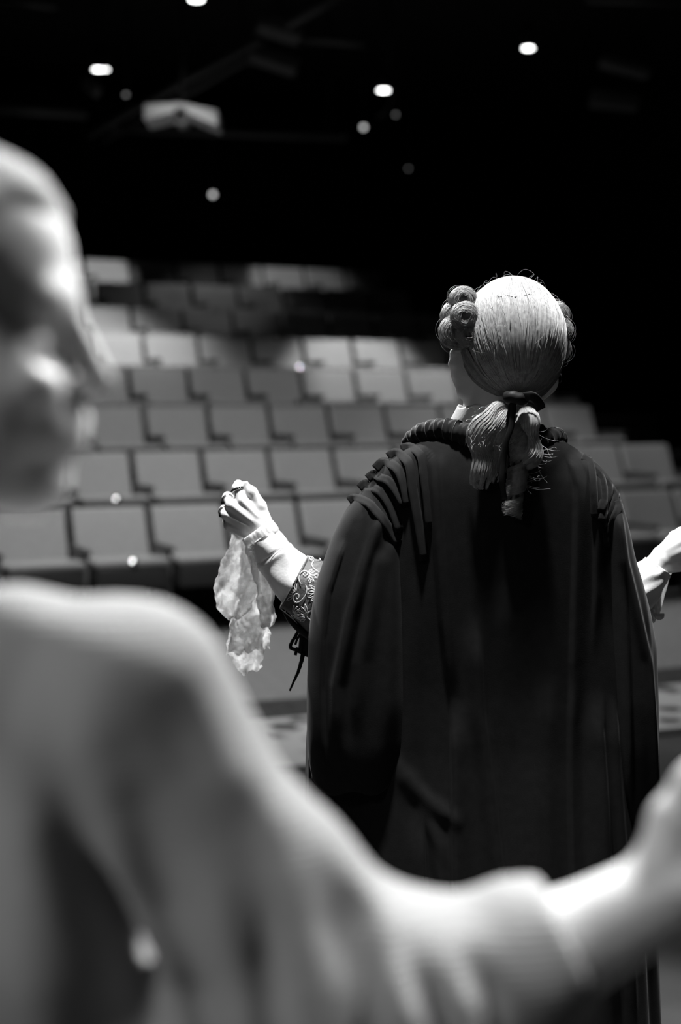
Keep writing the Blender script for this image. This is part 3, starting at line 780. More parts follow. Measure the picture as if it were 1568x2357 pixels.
# white shirt collar at the neck
a = np.linspace(0, 2 * math.pi, 60, endpoint=False)
rows = []
for py, rx, ry, cx in ((990, 108, 96, 1142), (975, 104, 92, 1142), (955, 97, 88, 1146), (940, 91, 84, 1148), (936, 89, 82, 1148)):
    rows.append(np.stack([(cx + rx * np.cos(a) - HX) * PX, 2.53 + ry * PX * np.sin(a) * 0.9, np.full(60, CAMZ - (py - HY) * PX) + 0.003 * np.sin(a * 5)], 1))
sc_ = loft('shirt_collar', np.array(rows), M_SHIRT, judge, True, 0.003); sc_['label'] = 'white shirt collar'

# --- left forearm: white shirt sleeve with lace trim, brocade coat cuff
ax = smooth_path([H(718, 1366), H(672, 1328), H(630, 1272), H(602, 1234)], 60)
u = np.linspace(0, 1, 60)
ra = np.interp(u, [0, 0.3, 0.55, 0.8, 1], [66, 62, 53, 45, 40]) * PX
sh = sweep('shirt_sleeve', ax, ra, ra * 0.95, M_SHIRT, judge, 72, ref=(0, -1, 0), cap=False, solid=0.002,
      fn=lambda u, a: 1 + 0.05 * np.sin(a * 3 + u * 9) * np.sin(u * 3.1) + 0.035 * np.sin(a * 5 - u * 16) + 0.03 * np.exp(-((u - 0.62) / 0.03) ** 2) - 0.035 * np.exp(-((u - 0.67) / 0.02) ** 2))
sh['label'] = 'white shirt sleeve'
T, N, B = frames(ax, (0, -1, 0))
rows = []
aa = np.linspace(0, 2 * math.pi, 90, endpoint=False)
for s, rr in ((-12, 41.5), (-4, 42.5), (4, 42.5), (12, 42), (19, 41), (20, 39), (12, 37)):
    c = ax[-1] + T[-1] * s * PX
    wv = 1 + 0.03 * np.sin(aa * 9) + 0.02 * np.sin(aa * 23)
    rows.append(c + (rr * PX * wv * np.cos(aa))[:, None] * N[-1] * 0.92 + (rr * PX * wv * np.sin(aa))[:, None] * B[-1])
lt = loft('lace_trim', np.array(rows), M_LACE, sh, True, 0.0015)
seam = [ax[40] + ra[40] * 1.06 * (math.cos(t) * N[40] + 0.95 * math.sin(t) * B[40]) for t in np.linspace(-1.3, 1.35, 40)]
sweep('seam', seam, 0.0004, 0.0004, mat('seam_thread', 0.15, 0.8, 0.1), sh, 5)
seam = [ax[58] + ra[58] * 1.03 * (math.cos(t) * N[58] + 0.95 * math.sin(t) * B[58]) for t in np.linspace(-1.4, 0.3, 30)]
sweep('seam', seam, 0.0005, 0.0005, bpy.data.materials['seam_thread'], sh, 5)

# coat cuff: wide turned-back tube
cax = smooth_path([H(812, 1432, 0), H(765, 1398, 0), H(716, 1360, 0), H(676, 1338, 0)], 40)
cu = np.linspace(0, 1, 40)
cra = np.interp(cu, [0, 0.35, 0.7, 1], [86, 86, 78, 66]) * PX
CUFFN = 96
def cuff_scale(u, a): return 1 + 0.04 * np.sin(a * 2 + 0.7 + u * 3) + 0.025 * np.sin(a * 5 + u * 7) + 0.10 * np.clip(np.sin(a - 4.3), 0, 1) ** 2
cuff = sweep('coat_cuff', cax, cra, cra * 0.95, M_BROCADE, judge, CUFFN, ref=(0, -1, 0), cap=False, solid=0.004, fn=cuff_scale)
cuff['label'] = 'dark brocade coat cuff with silver scrolls'
Tq, Nq, Bq = frames(cax, (0, -1, 0))
def cuff_pt(u, a, lift=0.0008):
    f = u * 39; i = int(min(max(f, 0), 38)); w = f - i
    c = cax[i] * (1 - w) + cax[i + 1] * w; r = cra[i] * (1 - w) + cra[i + 1] * w
    s = cuff_scale(u, a); r = r + 0.002 + lift
    return c + r * s * (math.cos(a) * Nq[i] + 0.95 * math.sin(a) * Bq[i])
EV, EQ, eo = [], [], 0
def stitch(uv, r=0.0006):
    global eo
    P = np.array([cuff_pt(*q) for q in uv]); n = len(P)
    if n < 3: return
    T_, N_, B_ = frames(P, (0, -1, 0))
    ring = np.stack([P + r * (math.cos(t) * N_ + math.sin(t) * B_) for t in (0, 1.57, 3.14, 4.71)], 1).reshape(-1, 3)
    EV.append(ring); EQ.append(grid_faces(4, n, True) + eo); eo += len(ring)
CL = np.linalg.norm(cax[-1] - cax[0]); CR = 0.058
def to_uv(c, x, y): return (min(max(c[0] + x / CL, 0.02), 0.995), c[1] + y / CR)
def motif(c, size, rot, flip=1):
    cr_, sr_ = math.cos(rot), math.sin(rot)
    def put(pts, r=0.00075): stitch([to_uv(c, (x * cr_ - y * sr_) * size, (x * sr_ + y * cr_) * size) for x, y in pts], r)
    for k in (1.0, 0.86):                                               # scroll
        t = np.linspace(0.6, 9.2, 46); rr = 0.055 * t * k
        put([(q * math.cos(v) * flip, q * math.sin(v)) for q, v in zip(rr, t)], 0.00055)
    for j in range(6):                                                  # fan of leaves
        a0 = -0.6 + j * 0.36; L = 0.95 - 0.06 * abs(j - 2.5)
        leaf = []
        for s in np.linspace(0, 1, 14):
            w = 0.10 * math.sin(math.pi * s) ; leaf.append((0.35 + L * s, w))
        leaf += [(0.35 + L * s, -0.10 * math.sin(math.pi * s)) for s in np.linspace(1, 0, 14)]
        put([((x * math.cos(a0) - y * math.sin(a0)) * flip * 0.9 + 0.2 * flip, x * math.sin(a0) + y * math.cos(a0) - 0.1) for x, y in leaf], 0.0005)
    put([(0.5 * math.cos(v) * 1.5 * flip - 0.2, 0.9 * math.sin(v) - 0.3) for v in np.linspace(2.6, 4.6, 20)])
i = 0
for uu_, ang in ((0.90, 0.55), (0.72, -0.9), (0.84, -0.25), (0.60, 0.30), (0.92, -1.25), (0.66, 1.1), (0.90, 1.45), (0.50, -0.4), (0.70, 2.2), (0.9, 2.6), (0.7, 3.6), (0.88, 4.2), (0.6, 4.9)):
    motif((uu_, ang), 0.018 + 0.002 * (i % 3), i * 1.7, 1 if i % 2 else -1); i += 1
em = np_obj('embroidery', np.concatenate(EV), np.concatenate(EQ), M_SILVER, cuff); em['kind'] = 'stuff'
# black lining edge, hanging flap and ribbon ties under the cuff
rim = [cuff_pt(0.985, t, 0.0) for t in np.linspace(0, 2 * math.pi, 60)]
sweep('cuff_edge', rim, 0.0022, 0.0022, M_BROCADE, cuff, 8)
lp = smooth_path([H(656, 1404, -10), H(672, 1428, -14), H(700, 1452, -14), H(740, 1476, -10), H(780, 1500, 0)], 24)
sweep('cuff_lining', lp, np.linspace(7, 15, 24) * PX, np.linspace(9, 30, 24) * PX, M_RIBBON, cuff, 16)
fl = np.array([[H(x0 + (x1 - x0) * s, y0 + (y1 - y0) * s, 6 * math.sin(s * 7)) for s in np.linspace(0, 1, 10)] for (x0, y0, x1, y1) in ((692, 1448, 752, 1462), (690, 1470, 752, 1490), (688, 1490, 752, 1512), (686, 1503, 752, 1530))])
loft('cuff_flap', fl, M_RIBBON, cuff, False, 0.004)
for path, r0, r1 in (([H(688, 1450), H(680, 1465), H(671, 1480), H(669, 1490), H(676, 1494), H(690, 1497)], 4.2, 4.6),
                     ([H(692, 1458), H(684, 1472), H(680, 1484)], 3, 3),
                     ([H(686, 1490), H(682, 1500), H(680, 1508)], 4.5, 3.8),
                     ([H(698, 1502), H(694, 1522), H(687, 1545), H(678, 1565), H(667, 1590)], 6.0, 2.2)):
    p = smooth_path(path, 26)
    sweep('ribbon_tie', p, np.linspace(r0, r1, 26) * PX * 0.7, np.linspace(r0, r1, 26) * PX, M_RIBBON, cuff, 10, ref=(0, -1, 0), fn=lambda u, a: 1 + 0.08 * np.sin(u * 40 + a))

# rings on the left hand
def ring(name, c, nrm, R_, label, beads, big=0.0):
    nrm = np.array(nrm, float); nrm /= np.linalg.norm(nrm)
    x = np.cross(nrm, (0, 1, 0.2)); x /= np.linalg.norm(x); y = np.cross(nrm, x)
    t = np.linspace(0, 2 * math.pi, 40)
    for o_ in (-1, 1):
        path = np.array([c + nrm * o_ * 0.0016 + R_ * (math.cos(v) * x + math.sin(v) * y) for v in t])
        g = sweep(name, path, 0.0012, 0.0012, M_RING, judge, 8)
        if o_ < 0: root = g; g['label'] = label
        else: g.name = 'ring_band'; g.parent = root
    for k in range(beads):
        v = 2 * math.pi * k / beads; p = c + (R_ + 0.0012) * (math.cos(v) * x + math.sin(v) * y)
        bm = bmesh.new(); bmesh.ops.create_icosphere(bm, subdivisions=1, radius=0.0017)
        me = bpy.data.meshes.new('stone'); bm.to_mesh(me); bm.free(); me.materials.append(M_STONE)
        b = bpy.data.objects.new('stone', me); C.objects.link(b); b.parent = root; b.location = tuple(p)
    if big:
        p = c + R_ * 1.15 * (-x * np.sign(x[0]) * 0.6 + np.array([-0.3, -0.7, 0.1]))
        bm = bmesh.new(); bmesh.ops.create_icosphere(bm, subdivisions=2, radius=big)
        for v in bm.verts: v.co.y *= 0.6
        me = bpy.data.meshes.new('stone'); bm.to_mesh(me); bm.free(); me.materials.append(M_STONE)
        b = bpy.data.objects.new('stone', me); C.objects.link(b); b.parent = root; b.location = tuple(p)
ring('finger_ring', H(547, 1127, 4), H(546, 1124, 6) - kn['i'], 14.2 * PX, 'beaded dark ring on the index finger', 20)
ring('finger_ring', H(524, 1150, 15), H(523, 1147, 20) - kn['m'], 13.4 * PX, 'silver ring on the middle finger', 0, 0.0045)
ring('finger_ring', H(516, 1178, 19), H(515, 1176, 24) - kn['r'], 12.8 * PX, 'dark stone ring on the third finger', 0, 0.005)

# --- right cuff: white shirt sleeve with frilled lace hanging down
rax = smooth_path([R(1440, 1392), R(1468, 1362), R(1498, 1325), R(1514, 1302)], 40)
rr_ = np.interp(np.linspace(0, 1, 40), [0, 0.5, 1], [56, 46, 36]) * PX
sw = sweep('shirt_sleeve', rax, rr_, rr_, M_SHIRT, judge, 60, ref=(0, -1, 0), cap=False, solid=0.002, fn=lambda u, a: 1 + 0.05 * np.sin(a * 3 + u * 11) + 0.03 * np.sin(a * 7 - u * 14))
rows = []
for s, k in ((0, 0), (0.2, 0.2), (0.45, 0.5), (0.7, 0.8), (0.88, 1.0), (1.0, 1.05)):
    cx, cy = 1512 + 2 * s, 1304 + 6 * s
    row = []
    for t in np.linspace(0, 2 * math.pi, 80, endpoint=False):
        ex, ey = math.cos(t), math.sin(t)
        down = max(0.0, ey) ** 2.0
        w = 1 + 0.04 * math.sin(t * 7 + 1) + 0.03 * math.sin(t * 13)
        x = cx + (26 + 7 * k) * ex * w * (1 - 0.35 * down * k) - 8 * down * k
        y = cy + (14 + 6 * k) * ey * w + 98 * down * k + 12 * k * abs(ex) * (ex < 0)
        row.append(R(x, y, (30 + 6 * k) * math.sin(t + 1.57) * 0.8 + 4 * math.sin(t * 9) * k))
    rows.append(row)
loft('lace_trim', np.array(rows), M_LACE, sw, True, 0.0012)
sweep('lace_curl', smooth_path([R(1508, 1412, 2), R(1514, 1422, -4), R(1522, 1420, -4), R(1523, 1412, -2)], 16), 2.2 * PX, 8 * PX, M_LACE, sw, 8)

# --- lace handkerchief hanging from the fist
def cloth(outL, outR, dd, amp, ph, nrow=90, ncol=70):
    """outL/outR: lists of (px,py) down the left and right borders"""
    L = smooth_path([(a, b, 0) for a, b in outL], nrow)[:, :2]; Rr = smooth_path([(a, b, 0) for a, b in outR], nrow)[:, :2]
    s = np.linspace(0, 1, ncol)[None, :, None]; P2 = L[:, None] * (1 - s) + Rr[:, None] * s
    x, y = P2[..., 0], P2[..., 1]; v = np.linspace(0, 1, nrow)[:, None]
    z = amp * (np.sin(s[..., 0] * 11 + ph + v * 4 + 0.6 * np.sin(v * 9 + ph)) * 0.9 + np.abs(np.sin(x * 0.055 + y * 0.030 + ph + 0.5 * np.sin(y * 0.06))) * 0.9 + np.abs(np.sin(x * 0.035 - y * 0.06 + 2 * ph)) * 0.6 + 0.10 * np.sin(x * 0.21 + y * 0.17 + ph)) * (0.35 + 0.65 * v)
    rag = 1.8 * (np.sin(y * 0.11 + ph) + 0.6 * np.sin(y * 0.29)) * np.where(s[..., 0] < 0.05, 1, 0) + 1.8 * (np.sin(y * 0.13) + 0.6 * np.sin(y * 0.31)) * np.where(s[..., 0] > 0.95, 1, 0)
    x = x + rag; y = y + 3.5 * np.sin(x * 0.22 + ph) * (v > 0.97)
    Dz = 2.5 + HD + (dd + z) * PX; s0 = (2.5 + HD) / FPX
    P = np.stack([(x - HX) * s0, Dz, CAMZ - (y - HY) * s0], 2)
    return P
hk = loft('lace_handkerchief', cloth([(536, 1222), (525, 1258), (506, 1300), (492, 1345), (492, 1385), (505, 1412), (526, 1432)], [(566, 1222), (580, 1252), (590, 1290), (592, 1330), (588, 1370), (575, 1405), (556, 1424)], 26, 9, 0.3), M_LACE, None, False, 0.0012)
tag(hk, 'crumpled white lace handkerchief hanging from the raised fist', 'handkerchief')
loft('fold', cloth([(548, 1228), (548, 1300), (540, 1380), (530, 1430), (524, 1480), (520, 1512)], [(582, 1236), (606, 1290), (620, 1330), (628, 1380), (614, 1430), (620, 1470), (618, 1502)], 38, 8, 1.7), M_LACE, hk, False, 0.0012)
loft('fold', cloth([(560, 1250), (575, 1310), (588, 1350), (592, 1400), (600, 1440), (606, 1452)], [(592, 1256), (612, 1300), (624, 1335), (632, 1362), (629, 1400), (634, 1425), (632, 1438)], 22, 6, 2.9), M_LACE, hk, False, 0.0012)
loft('fold', cloth([(530, 1420), (522, 1470), (520, 1510), (540, 1545), (556, 1562)], [(606, 1420), (604, 1470), (604, 1500), (603, 1525), (600, 1548)], 46, 6, 4.1), M_LACE, hk, False, 0.0012)

# --- the wig
WC = J(1181, 786, 0.02); WA, WB, WZ = 121 * PX, 0.108, 149 * PX
Sd = np.array([0.03, -0.52, -0.85]); Sd /= np.linalg.norm(Sd); Nd = -Sd
e1 = np.array([1., 0, 0]); e1 -= Nd * e1.dot(Nd); e1 /= np.linalg.norm(e1); e2 = np.cross(Nd, e1)
def wig_pt(th, ph, lift):
    d = np.cos(th)[..., None] * Nd + np.sin(th)[..., None] * (np.cos(ph)[..., None] * e1 + np.sin(ph)[..., None] * e2)
    return WC + d * np.array([WA, WB, WZ]) * (1 + lift[..., None])
th = np.linspace(0.0, math.pi, 40); ph = np.linspace(0, 2 * math.pi, 80, endpoint=False)
TT, PP = np.meshgrid(th, ph, indexing='ij')
wig = loft('wig', wig_pt(TT, PP, np.full(TT.shape, -0.035)), M_WIGBASE, judge)
wig['label'] = 'pale wig with side rolls and ribbon-tied queue'
NS, MS = 8200, 17
ph0 = rng.uniform(0, 2 * math.pi, NS); ncl = 230
cl = rng.uniform(0, 2 * math.pi, ncl); cll = rng.normal(0, 1, ncl)
near = np.argmin(np.abs((ph0[:, None] - cl[None, :] + math.pi) % (2 * math.pi) - math.pi), 1)
dphi = (cl[near] - ph0 + math.pi) % (2 * math.pi) - math.pi
tstart = rng.uniform(0.0, 1.0, NS); tstart = np.where(tstart < 0.7, rng.uniform(0.12, 0.5, NS), rng.uniform(0.4, 1.6, NS))
tend = np.where(rng.uniform(0, 1, NS) < 0.85, math.pi - rng.uniform(0.02, 0.2, NS), rng.uniform(1.8, 2.8, NS))
v = np.linspace(0, 1, MS)[None, :]
tht = tstart[:, None] + (tend - tstart)[:, None] * v
k = np.clip((tht - 0.5) / 1.3, 0, 1)
pht = ph0[:, None] + dphi[:, None] * 0.55 * k + 0.025 * np.sin(tht * 4 + near[:, None] * 0.7) + rng.normal(0, 0.035, NS)[:, None] * np.sin(tht * 2 + near[:, None])
lift = 0.002 + rng.uniform(0, 0.02, NS)[:, None] + 0.010 * cll[near][:, None] * k * np.sin(tht)
lift = lift - 0.5 * np.clip(tht - 2.75, 0, 1) * 0.3
strands('hair_strands', wig_pt(tht, pht, lift), 0.00034, M_WIG, wig)['kind'] = 'stuff'
# flyaway hairs
NF = 110; phf = rng.uniform(0, 2 * math.pi, NF); t0 = rng.uniform(0.3, 2.2, NF); vv = np.linspace(0, 1, 16)[None, :]
tf = t0[:, None] + vv * rng.uniform(0.15, 0.5, NF)[:, None]; lf = 0.02 + rng.uniform(0.03, 0.13, NF)[:, None] * np.sin(vv * math.pi * rng.uniform(0.6, 1.2, NF)[:, None])
strands('flyaway_hairs', wig_pt(tf, phf[:, None] + rng.normal(0, 0.25, NF)[:, None] * vv ** 2, lf), 0.00011, M_WIG, wig)['kind'] = 'stuff'

def roll(c, R_, L, n, turn, tilt=0.3):
    """a hair roll: locks wound round a front-to-back axis, coiling inwards at the near end"""
    bm = bmesh.new(); bmesh.ops.create_uvsphere(bm, u_segments=20, v_segments=14, radius=1.0)
    for v_ in bm.verts: v_.co = Vector((c[0] + v_.co.x * R_ * 0.7, c[1] + 0.008 + v_.co.y * L * 0.40, c[2] + v_.co.z * R_ * 0.7))
    me = bpy.data.meshes.new('side_roll'); bm.to_mesh(me); bm.free(); me.materials.append(M_WIGBASE)
    base = bpy.data.objects.new('side_roll', me); C.objects.link(base); base.parent = wig
    M = 20; n = int(n * 0.85); t = np.linspace(0, 1, M)[None, :]
    inner = rng.uniform(0, 1, n)[:, None]
    a = turn + rng.uniform(-1.2, 1.2, n)[:, None] + rng.uniform(2.5, 6.5, n)[:, None] * t
    r0_ = np.where(inner < 0.45, rng.uniform(0.84, 1.08, n)[:, None], rng.uniform(0.45, 1.0, n)[:, None])
    rad = r0_ * (1 - 0.35 * t * rng.uniform(0, 1, n)[:, None])
    end = -0.58 * L * np.sqrt(np.clip(1 - (rad * 0.92) ** 2, 0.0, 1))
    y = np.where(inner < 0.45, rng.uniform(-0.5, 0.5, n)[:, None] * L * np.sqrt(np.clip(1.15 - rad ** 2 * 0.9, 0.1, 1)), end * rng.uniform(0.2, 1.0, n)[:, None])
    rad = R_ * (rad + 0.13 * np.sin(a * 2 + rng.uniform(0, 6, n)[:, None]))
    S = np.stack([c[0] + rad * np.cos(a) + tilt * y * 0.3, c[1] + y + 0.25 * rad * np.cos(a + tilt), c[2] + rad * np.sin(a) * 0.95], 2)
    strands('hair_strands', S, 0.00030, M_WIG, base)['kind'] = 'stuff'
    nf = 8; a = rng.uniform(0, 6.28, nf)[:, None] + 2.0 * t; rad = R_ * (1.03 + rng.uniform(0.05, 0.4, nf)[:, None] * np.sin(t * 3.14))
    S = np.stack([c[0] + rad * np.cos(a), c[1] + rng.uniform(-L / 2, L / 2, nf)[:, None] + 0 * a, c[2] + rad * np.sin(a)], 2)
    strands('stray_hairs', S, 0.00014, M_WIG, base)['kind'] = 'stuff'
roll(J(1066, 692, -0.005), 30 * PX, 0.05, 700, 0.4)
roll(J(1050, 728, 0.005), 32 * PX, 0.05, 700, 3.0)
roll(J(1072, 730, -0.03), 32 * PX, 0.05, 800, 0.9)
roll(J(1052, 766, -0.008), 38 * PX, 0.055, 950, 0.2)
roll(J(1078, 772, -0.03), 26 * PX, 0.04, 500, 1.8)
roll(J(1284, 722, 0.02), 26 * PX, 0.05, 400, 2.4)
roll(J(1290, 760, 0.02), 28 * PX, 0.055, 450, 2.4)
roll(J(1284, 800, 0.02), 30 * PX, 0.055, 450, 2.4)

def lock(path, hw, dep, waves, amp, n, phase, curl=0.5, length=1.0):
    """a wavy lock: hairs fall side by side along the path, swinging together, tips curling under"""
    M = 28; P = smooth_path(path, M); T_, N_, B_ = frames(P, (0, -1, 0)); t = np.linspace(0, 1, M)
    w = np.interp(t, [0, 0.12, 0.35, 0.7, 1], [0.22, 0.6, 1.0, 0.95, 0.7])
    core = sweep('queue_lock', P[:23], (dep * 0.5 * w * (1.05 - t * 0.9))[:23], (hw * 0.75 * w * (1.05 - t * 0.9))[:23], M_WIGBASE, wig, 14, ref=(0, -1, 0))
    d = rng.uniform(-1, 1, n)[:, None]; q = rng.uniform(0, 1, n)[:, None]
    cl_ = np.round(d * 5) / 5                                             # strands gather into tresses
    dd_ = d + (cl_ - d) * 0.45 * np.clip(t * 2, 0, 1)[None, :]
    ph_ = phase + cl_ * 0.9 + rng.normal(0, 0.14, n)[:, None]
    sw = 2 * math.pi * waves * t[None, :]
    lat = hw * w[None, :] * dd_ + amp * np.clip(t * 3, 0, 1)[None, :] * np.sin(sw + ph_)
    dome = dep * w[None, :] * np.sqrt(np.clip(1.05 - d ** 2, 0, 1)) * (0.85 + 0.2 * q)
    dpt = dome + amp * 0.8 * np.clip(t * 3, 0, 1)[None, :] * np.cos(sw + ph_)
    end = np.clip((t[None, :] - 0.82 + 0.1 * q) / 0.25, 0, 1)
    lat = lat + curl * hw * end ** 2 * np.sin(end * 4 + cl_)
    S = P[None] + dpt[..., None] * N_[None] + lat[..., None] * B_[None] + rng.normal(0, 0.0008, (n, 1, 3)) * t[None, :, None]
    S = trim(S, np.clip(0.93 + 0.07 * np.sin(cl_ * 9 + phase) - 0.10 * q ** 2, 0, 1))
    strands('hair_strands', S, 0.00030, M_WIG, core)['kind'] = 'stuff'
def trim(S, L):
    """shorten each hair to the fraction L of its length"""
    n, M, _ = S.shape; f = np.linspace(0, 1, M)[None, :] * L * (M - 1); i = np.minimum(f.astype(int), M - 2); w = (f - i)[..., None]
    r = np.arange(n)[:, None]; return S[r, i] * (1 - w) + S[r, i + 1] * w
def ringlet(path, r0, r1, turns, n, phase):
    """a ringlet wound round its own falling axis"""
    M = 28; P = smooth_path(path, M); T_, N_, B_ = frames(P, (0, -1, 0)); t = np.linspace(0, 1, M)
    core = sweep('queue_lock', P[:24], np.linspace(r0, r1 * 0.3, 24) * 0.5, np.linspace(r0, r1 * 0.3, 24) * 0.5, M_WIGBASE, wig, 12)
    d = rng.uniform(-1, 1, n)[:, None]
    prof = (1 + 0.38 * np.cos(2 * math.pi * turns * t[None, :] * 1.0 + d * 2.2 + phase))
    rr = rng.uniform(0.78, 1.0, n)[:, None] * (r0 + (r1 - r0) * t)[None, :] * np.minimum(1, 0.3 + t * 4)[None, :] * prof
    a = phase + 2 * math.pi * turns * t[None, :] + d * 2.6 + 0.1 * np.sin(t * 20 + d * 9)
    S = P[None] + (rr * np.cos(a))[..., None] * N_[None] + (rr * np.sin(a))[..., None] * B_[None] + rng.normal(0, 0.001, (n, 1, 3)) * t[None, :, None]
    S = trim(S, np.clip(1 - 0.12 * rng.uniform(0, 1, (n, 1)) ** 2 - 0.04 * (d + 1), 0, 1))
    strands('hair_strands', S, 0.00030, M_WIG, core)['kind'] = 'stuff'
QD = -0.075
def Qp(px, py, d=0.0): return J(px, py, QD + d)
lock([Qp(1174, 934, 0.02), Qp(1138, 948, 0.005), Qp(1112, 985), Qp(1106, 1030), Qp(1108, 1075), Qp(1116, 1122, 0.01)], 30 * PX, 26 * PX, 2.3, 8 * PX, 1250, 0.3, 0.6)
lock([Qp(1178, 938, 0.02), Qp(1158, 965), Qp(1146, 1010, 0.005), Qp(1140, 1060, 0.01), Qp(1140, 1110, 0.015)], 24 * PX, 20 * PX, 2.0, 7 * PX, 750, 2.0)
lock([Qp(1194, 934, 0.02), Qp(1214, 962), Qp(1222, 1005), Qp(1218, 1045), Qp(1206, 1085)], 25 * PX, 24 * PX, 1.8, 8 * PX, 950, 3.3, 0.8)
ringlet([Qp(1186, 945, 0.012), Qp(1192, 990), Qp(1194, 1050), Qp(1190, 1100), Qp(1182, 1150), Qp(1176, 1194)], 22 * PX, 21 * PX, 3.0, 1050, 1.2)
NF = 22; t = np.linspace(0, 1, 24)[None, :]
sx = rng.uniform(1195, 1235, NF)[:, None]; sy = rng.uniform(960, 1120, NF)[:, None]; ln = rng.uniform(15, 75, NF)[:, None]; fr = rng.uniform(3, 7, NF)[:, None]; p0 = rng.uniform(0, 6, NF)[:, None]
X = sx + ln * t * 0.9 + 10 * np.sin(fr * t + p0); Y = sy + 25 * t + 9 * np.cos(fr * t + p0) + rng.normal(0, 12, NF)[:, None] * t
S = np.stack([(X - HX) * PX * 0.97, 2.5 + QD - 0.012 + 0.012 * np.sin(fr * t * 0.7) + 0 * X, CAMZ - (Y - HY) * PX * 0.97], 2)
strands('stray_hairs', S, 0.00017, M_WIG, wig)['kind'] = 'stuff'
NF = 18; sx = rng.uniform(1085, 1160, NF)[:, None]; sy = rng.uniform(930, 1030, NF)[:, None]; ln = -rng.uniform(8, 30, NF)[:, None]; fr = rng.uniform(4, 9, NF)[:, None]; p0 = rng.uniform(0, 6, NF)[:, None]
X = sx + ln * t + 6 * np.sin(fr * t + p0); Y = sy + 8 * t + 7 * np.cos(fr * t + p0)
S = np.stack([(X - HX) * PX * 0.97, 2.5 + QD - 0.03 + 0.01 * np.sin(fr * t) + 0 * X, CAMZ - (Y - HY) * PX * 0.97], 2)
strands('stray_hairs', S, 0.00017, M_WIG, wig)['kind'] = 'stuff'
# ribbon: knot, one loop to the right, two tails
def band(pts, w0, w1, name, n=40, tw=0.0):
    P = smooth_path(pts, n); w = np.interp(np.linspace(0, 1, n), [0, 1], [w0, w1])
    return sweep(name, P, 0.0012, w * PX, M_RIBBON, wig, 12, ref=(0, -1, 0))
sweep('ribbon_knot', smooth_path([Qp(1166, 916, -0.02), Qp(1180, 914, -0.03), Qp(1196, 918, -0.028), Qp(1204, 924, -0.018)], 20), np.array([8, *([14] * 18), 8]) * PX, np.array([8, *([15] * 18), 8]) * PX, M_RIBBON, wig, 16, fn=lambda u, a: 1 + 0.06 * np.sin(u * 20 + a * 2))
band([Qp(1196, 916, -0.026), Qp(1214, 912, -0.036), Qp(1230, 914, -0.036), Qp(1243, 930, -0.03), Qp(1246, 942, -0.024)], 9, 11, 'ribbon_loop')
band([Qp(1244, 944, -0.02), Qp(1228, 924, -0.02), Qp(1204, 922, -0.018)], 9, 8, 'ribbon_loop')
band([Qp(1182, 926, -0.03), Qp(1181, 950, -0.034), Qp(1176, 985, -0.036), Qp(1166, 1015, -0.036), Qp(1159, 1060, -0.034), Qp(1156, 1105, -0.034), Qp(1162, 1150, -0.03)], 7, 6, 'ribbon_tail')
band([Qp(1180, 926, -0.024), Qp(1172, 960, -0.026), Qp(1168, 1010, -0.03), Qp(1152, 1060, -0.03), Qp(1150, 1090, -0.03)], 6, 5, 'ribbon_tail')
# hair pins pushed into the wig
def on_wig(px, py, lift=0.026):
    x = (px - HX) * PX * 0.97 - WC[0]; z = CAMZ - (py - HY) * PX * 0.97 - WC[2]; s = 1 - (x / WA) ** 2 - (z / WZ) ** 2
    return np.array([x + WC[0], WC[1] - WB * math.sqrt(max(s, 0.02)) - lift * 0.12, z + WC[2]])
for x0, y0, x1, y1 in ((1148, 679, 1192, 682), (1208, 677, 1233, 676), (1095, 729, 1112, 719), (1131, 709, 1143, 703)):
    sweep('hair_pin', [on_wig(x0 + (x1 - x0) * s, y0 + (y1 - y0) * s + (1.2 * math.sin(s * 9))) for s in np.linspace(0, 1, 8)], 0.0008, 0.0008, M_PIN, wig, 6)

# ------------------------------------------------------------------ the person in the left foreground, profile to the right
K9 = 0.9 / FPX                         # one pixel at 0.9 m
def A(px, py, d=0.0): return U(px, py, 0.9) + np.array([0, d * K9, 0])     # d in the same pixel units, + = further away
def rr9(*v): return [x * K9 for x in v]
HDP = 60                                # mid plane of the head
parts = []
F = Field(A(-620, 240, -330), A(330, 1560, 420), 0.0035)
def hd(px, py, d=0.0): return A(px, py, HDP + d)
F.ell(hd(-190, 600), rr9(345, 265, 295), 20 * K9)
F.ell(hd(110, 690), rr9(62, 150, 62), 50 * K9)                       # brow
F.ell(hd(-25, 880), rr9(180, 205, 290), 60 * K9)                     # face mass
F.cone(hd(72, 1105), hd(60, 1120), 78 * K9, 70 * K9, 40 * K9)        # chin
for s in (-1, 1):
    F.cone(hd(45, 1112, s * 20), hd(-270, 1070, s * 170), 72 * K9, 80 * K9, 50 * K9)
    F.ell(hd(92, 885, s * 125), rr9(62, 60, 50), 45 * K9)            # cheek bone
F.ell(hd(108, 985), rr9(76, 105, 85), 50 * K9)                       # mouth
F.cone(hd(160, 968, -30), hd(160, 968, 30), 34 * K9, 34 * K9, 14 * K9)
F.cone(hd(154, 1012, -28), hd(154, 1012, 28), 33 * K9, 33 * K9, 14 * K9)
F.cone(hd(146, 715), hd(216, 872), 28 * K9, 37 * K9, 26 * K9)        # nose
for s in (-1, 1): F.ell(hd(178, 893, s * 42), rr9(36, 26, 28), 18 * K9)
for s in (-1, 1):
    F.ell(hd(132, 800, s * 108), rr9(52, 62, 46), 34 * K9, '-')      # eye sockets
    F.ell(hd(78, 800, s * 100), rr9(46, 46, 44), 12 * K9)            # eyeballs
    F.cone(hd(-265, 770, s * 235), hd(-255, 900, s * 225), 45 * K9, 28 * K9, 15 * K9)   # ears
F.cone(hd(-250, 1050), hd(-290, 1500), 185 * K9, 190 * K9, 60 * K9)  # neck
V, Q = F.mesh(); parts.append((relax(V, Q, 2), Q))
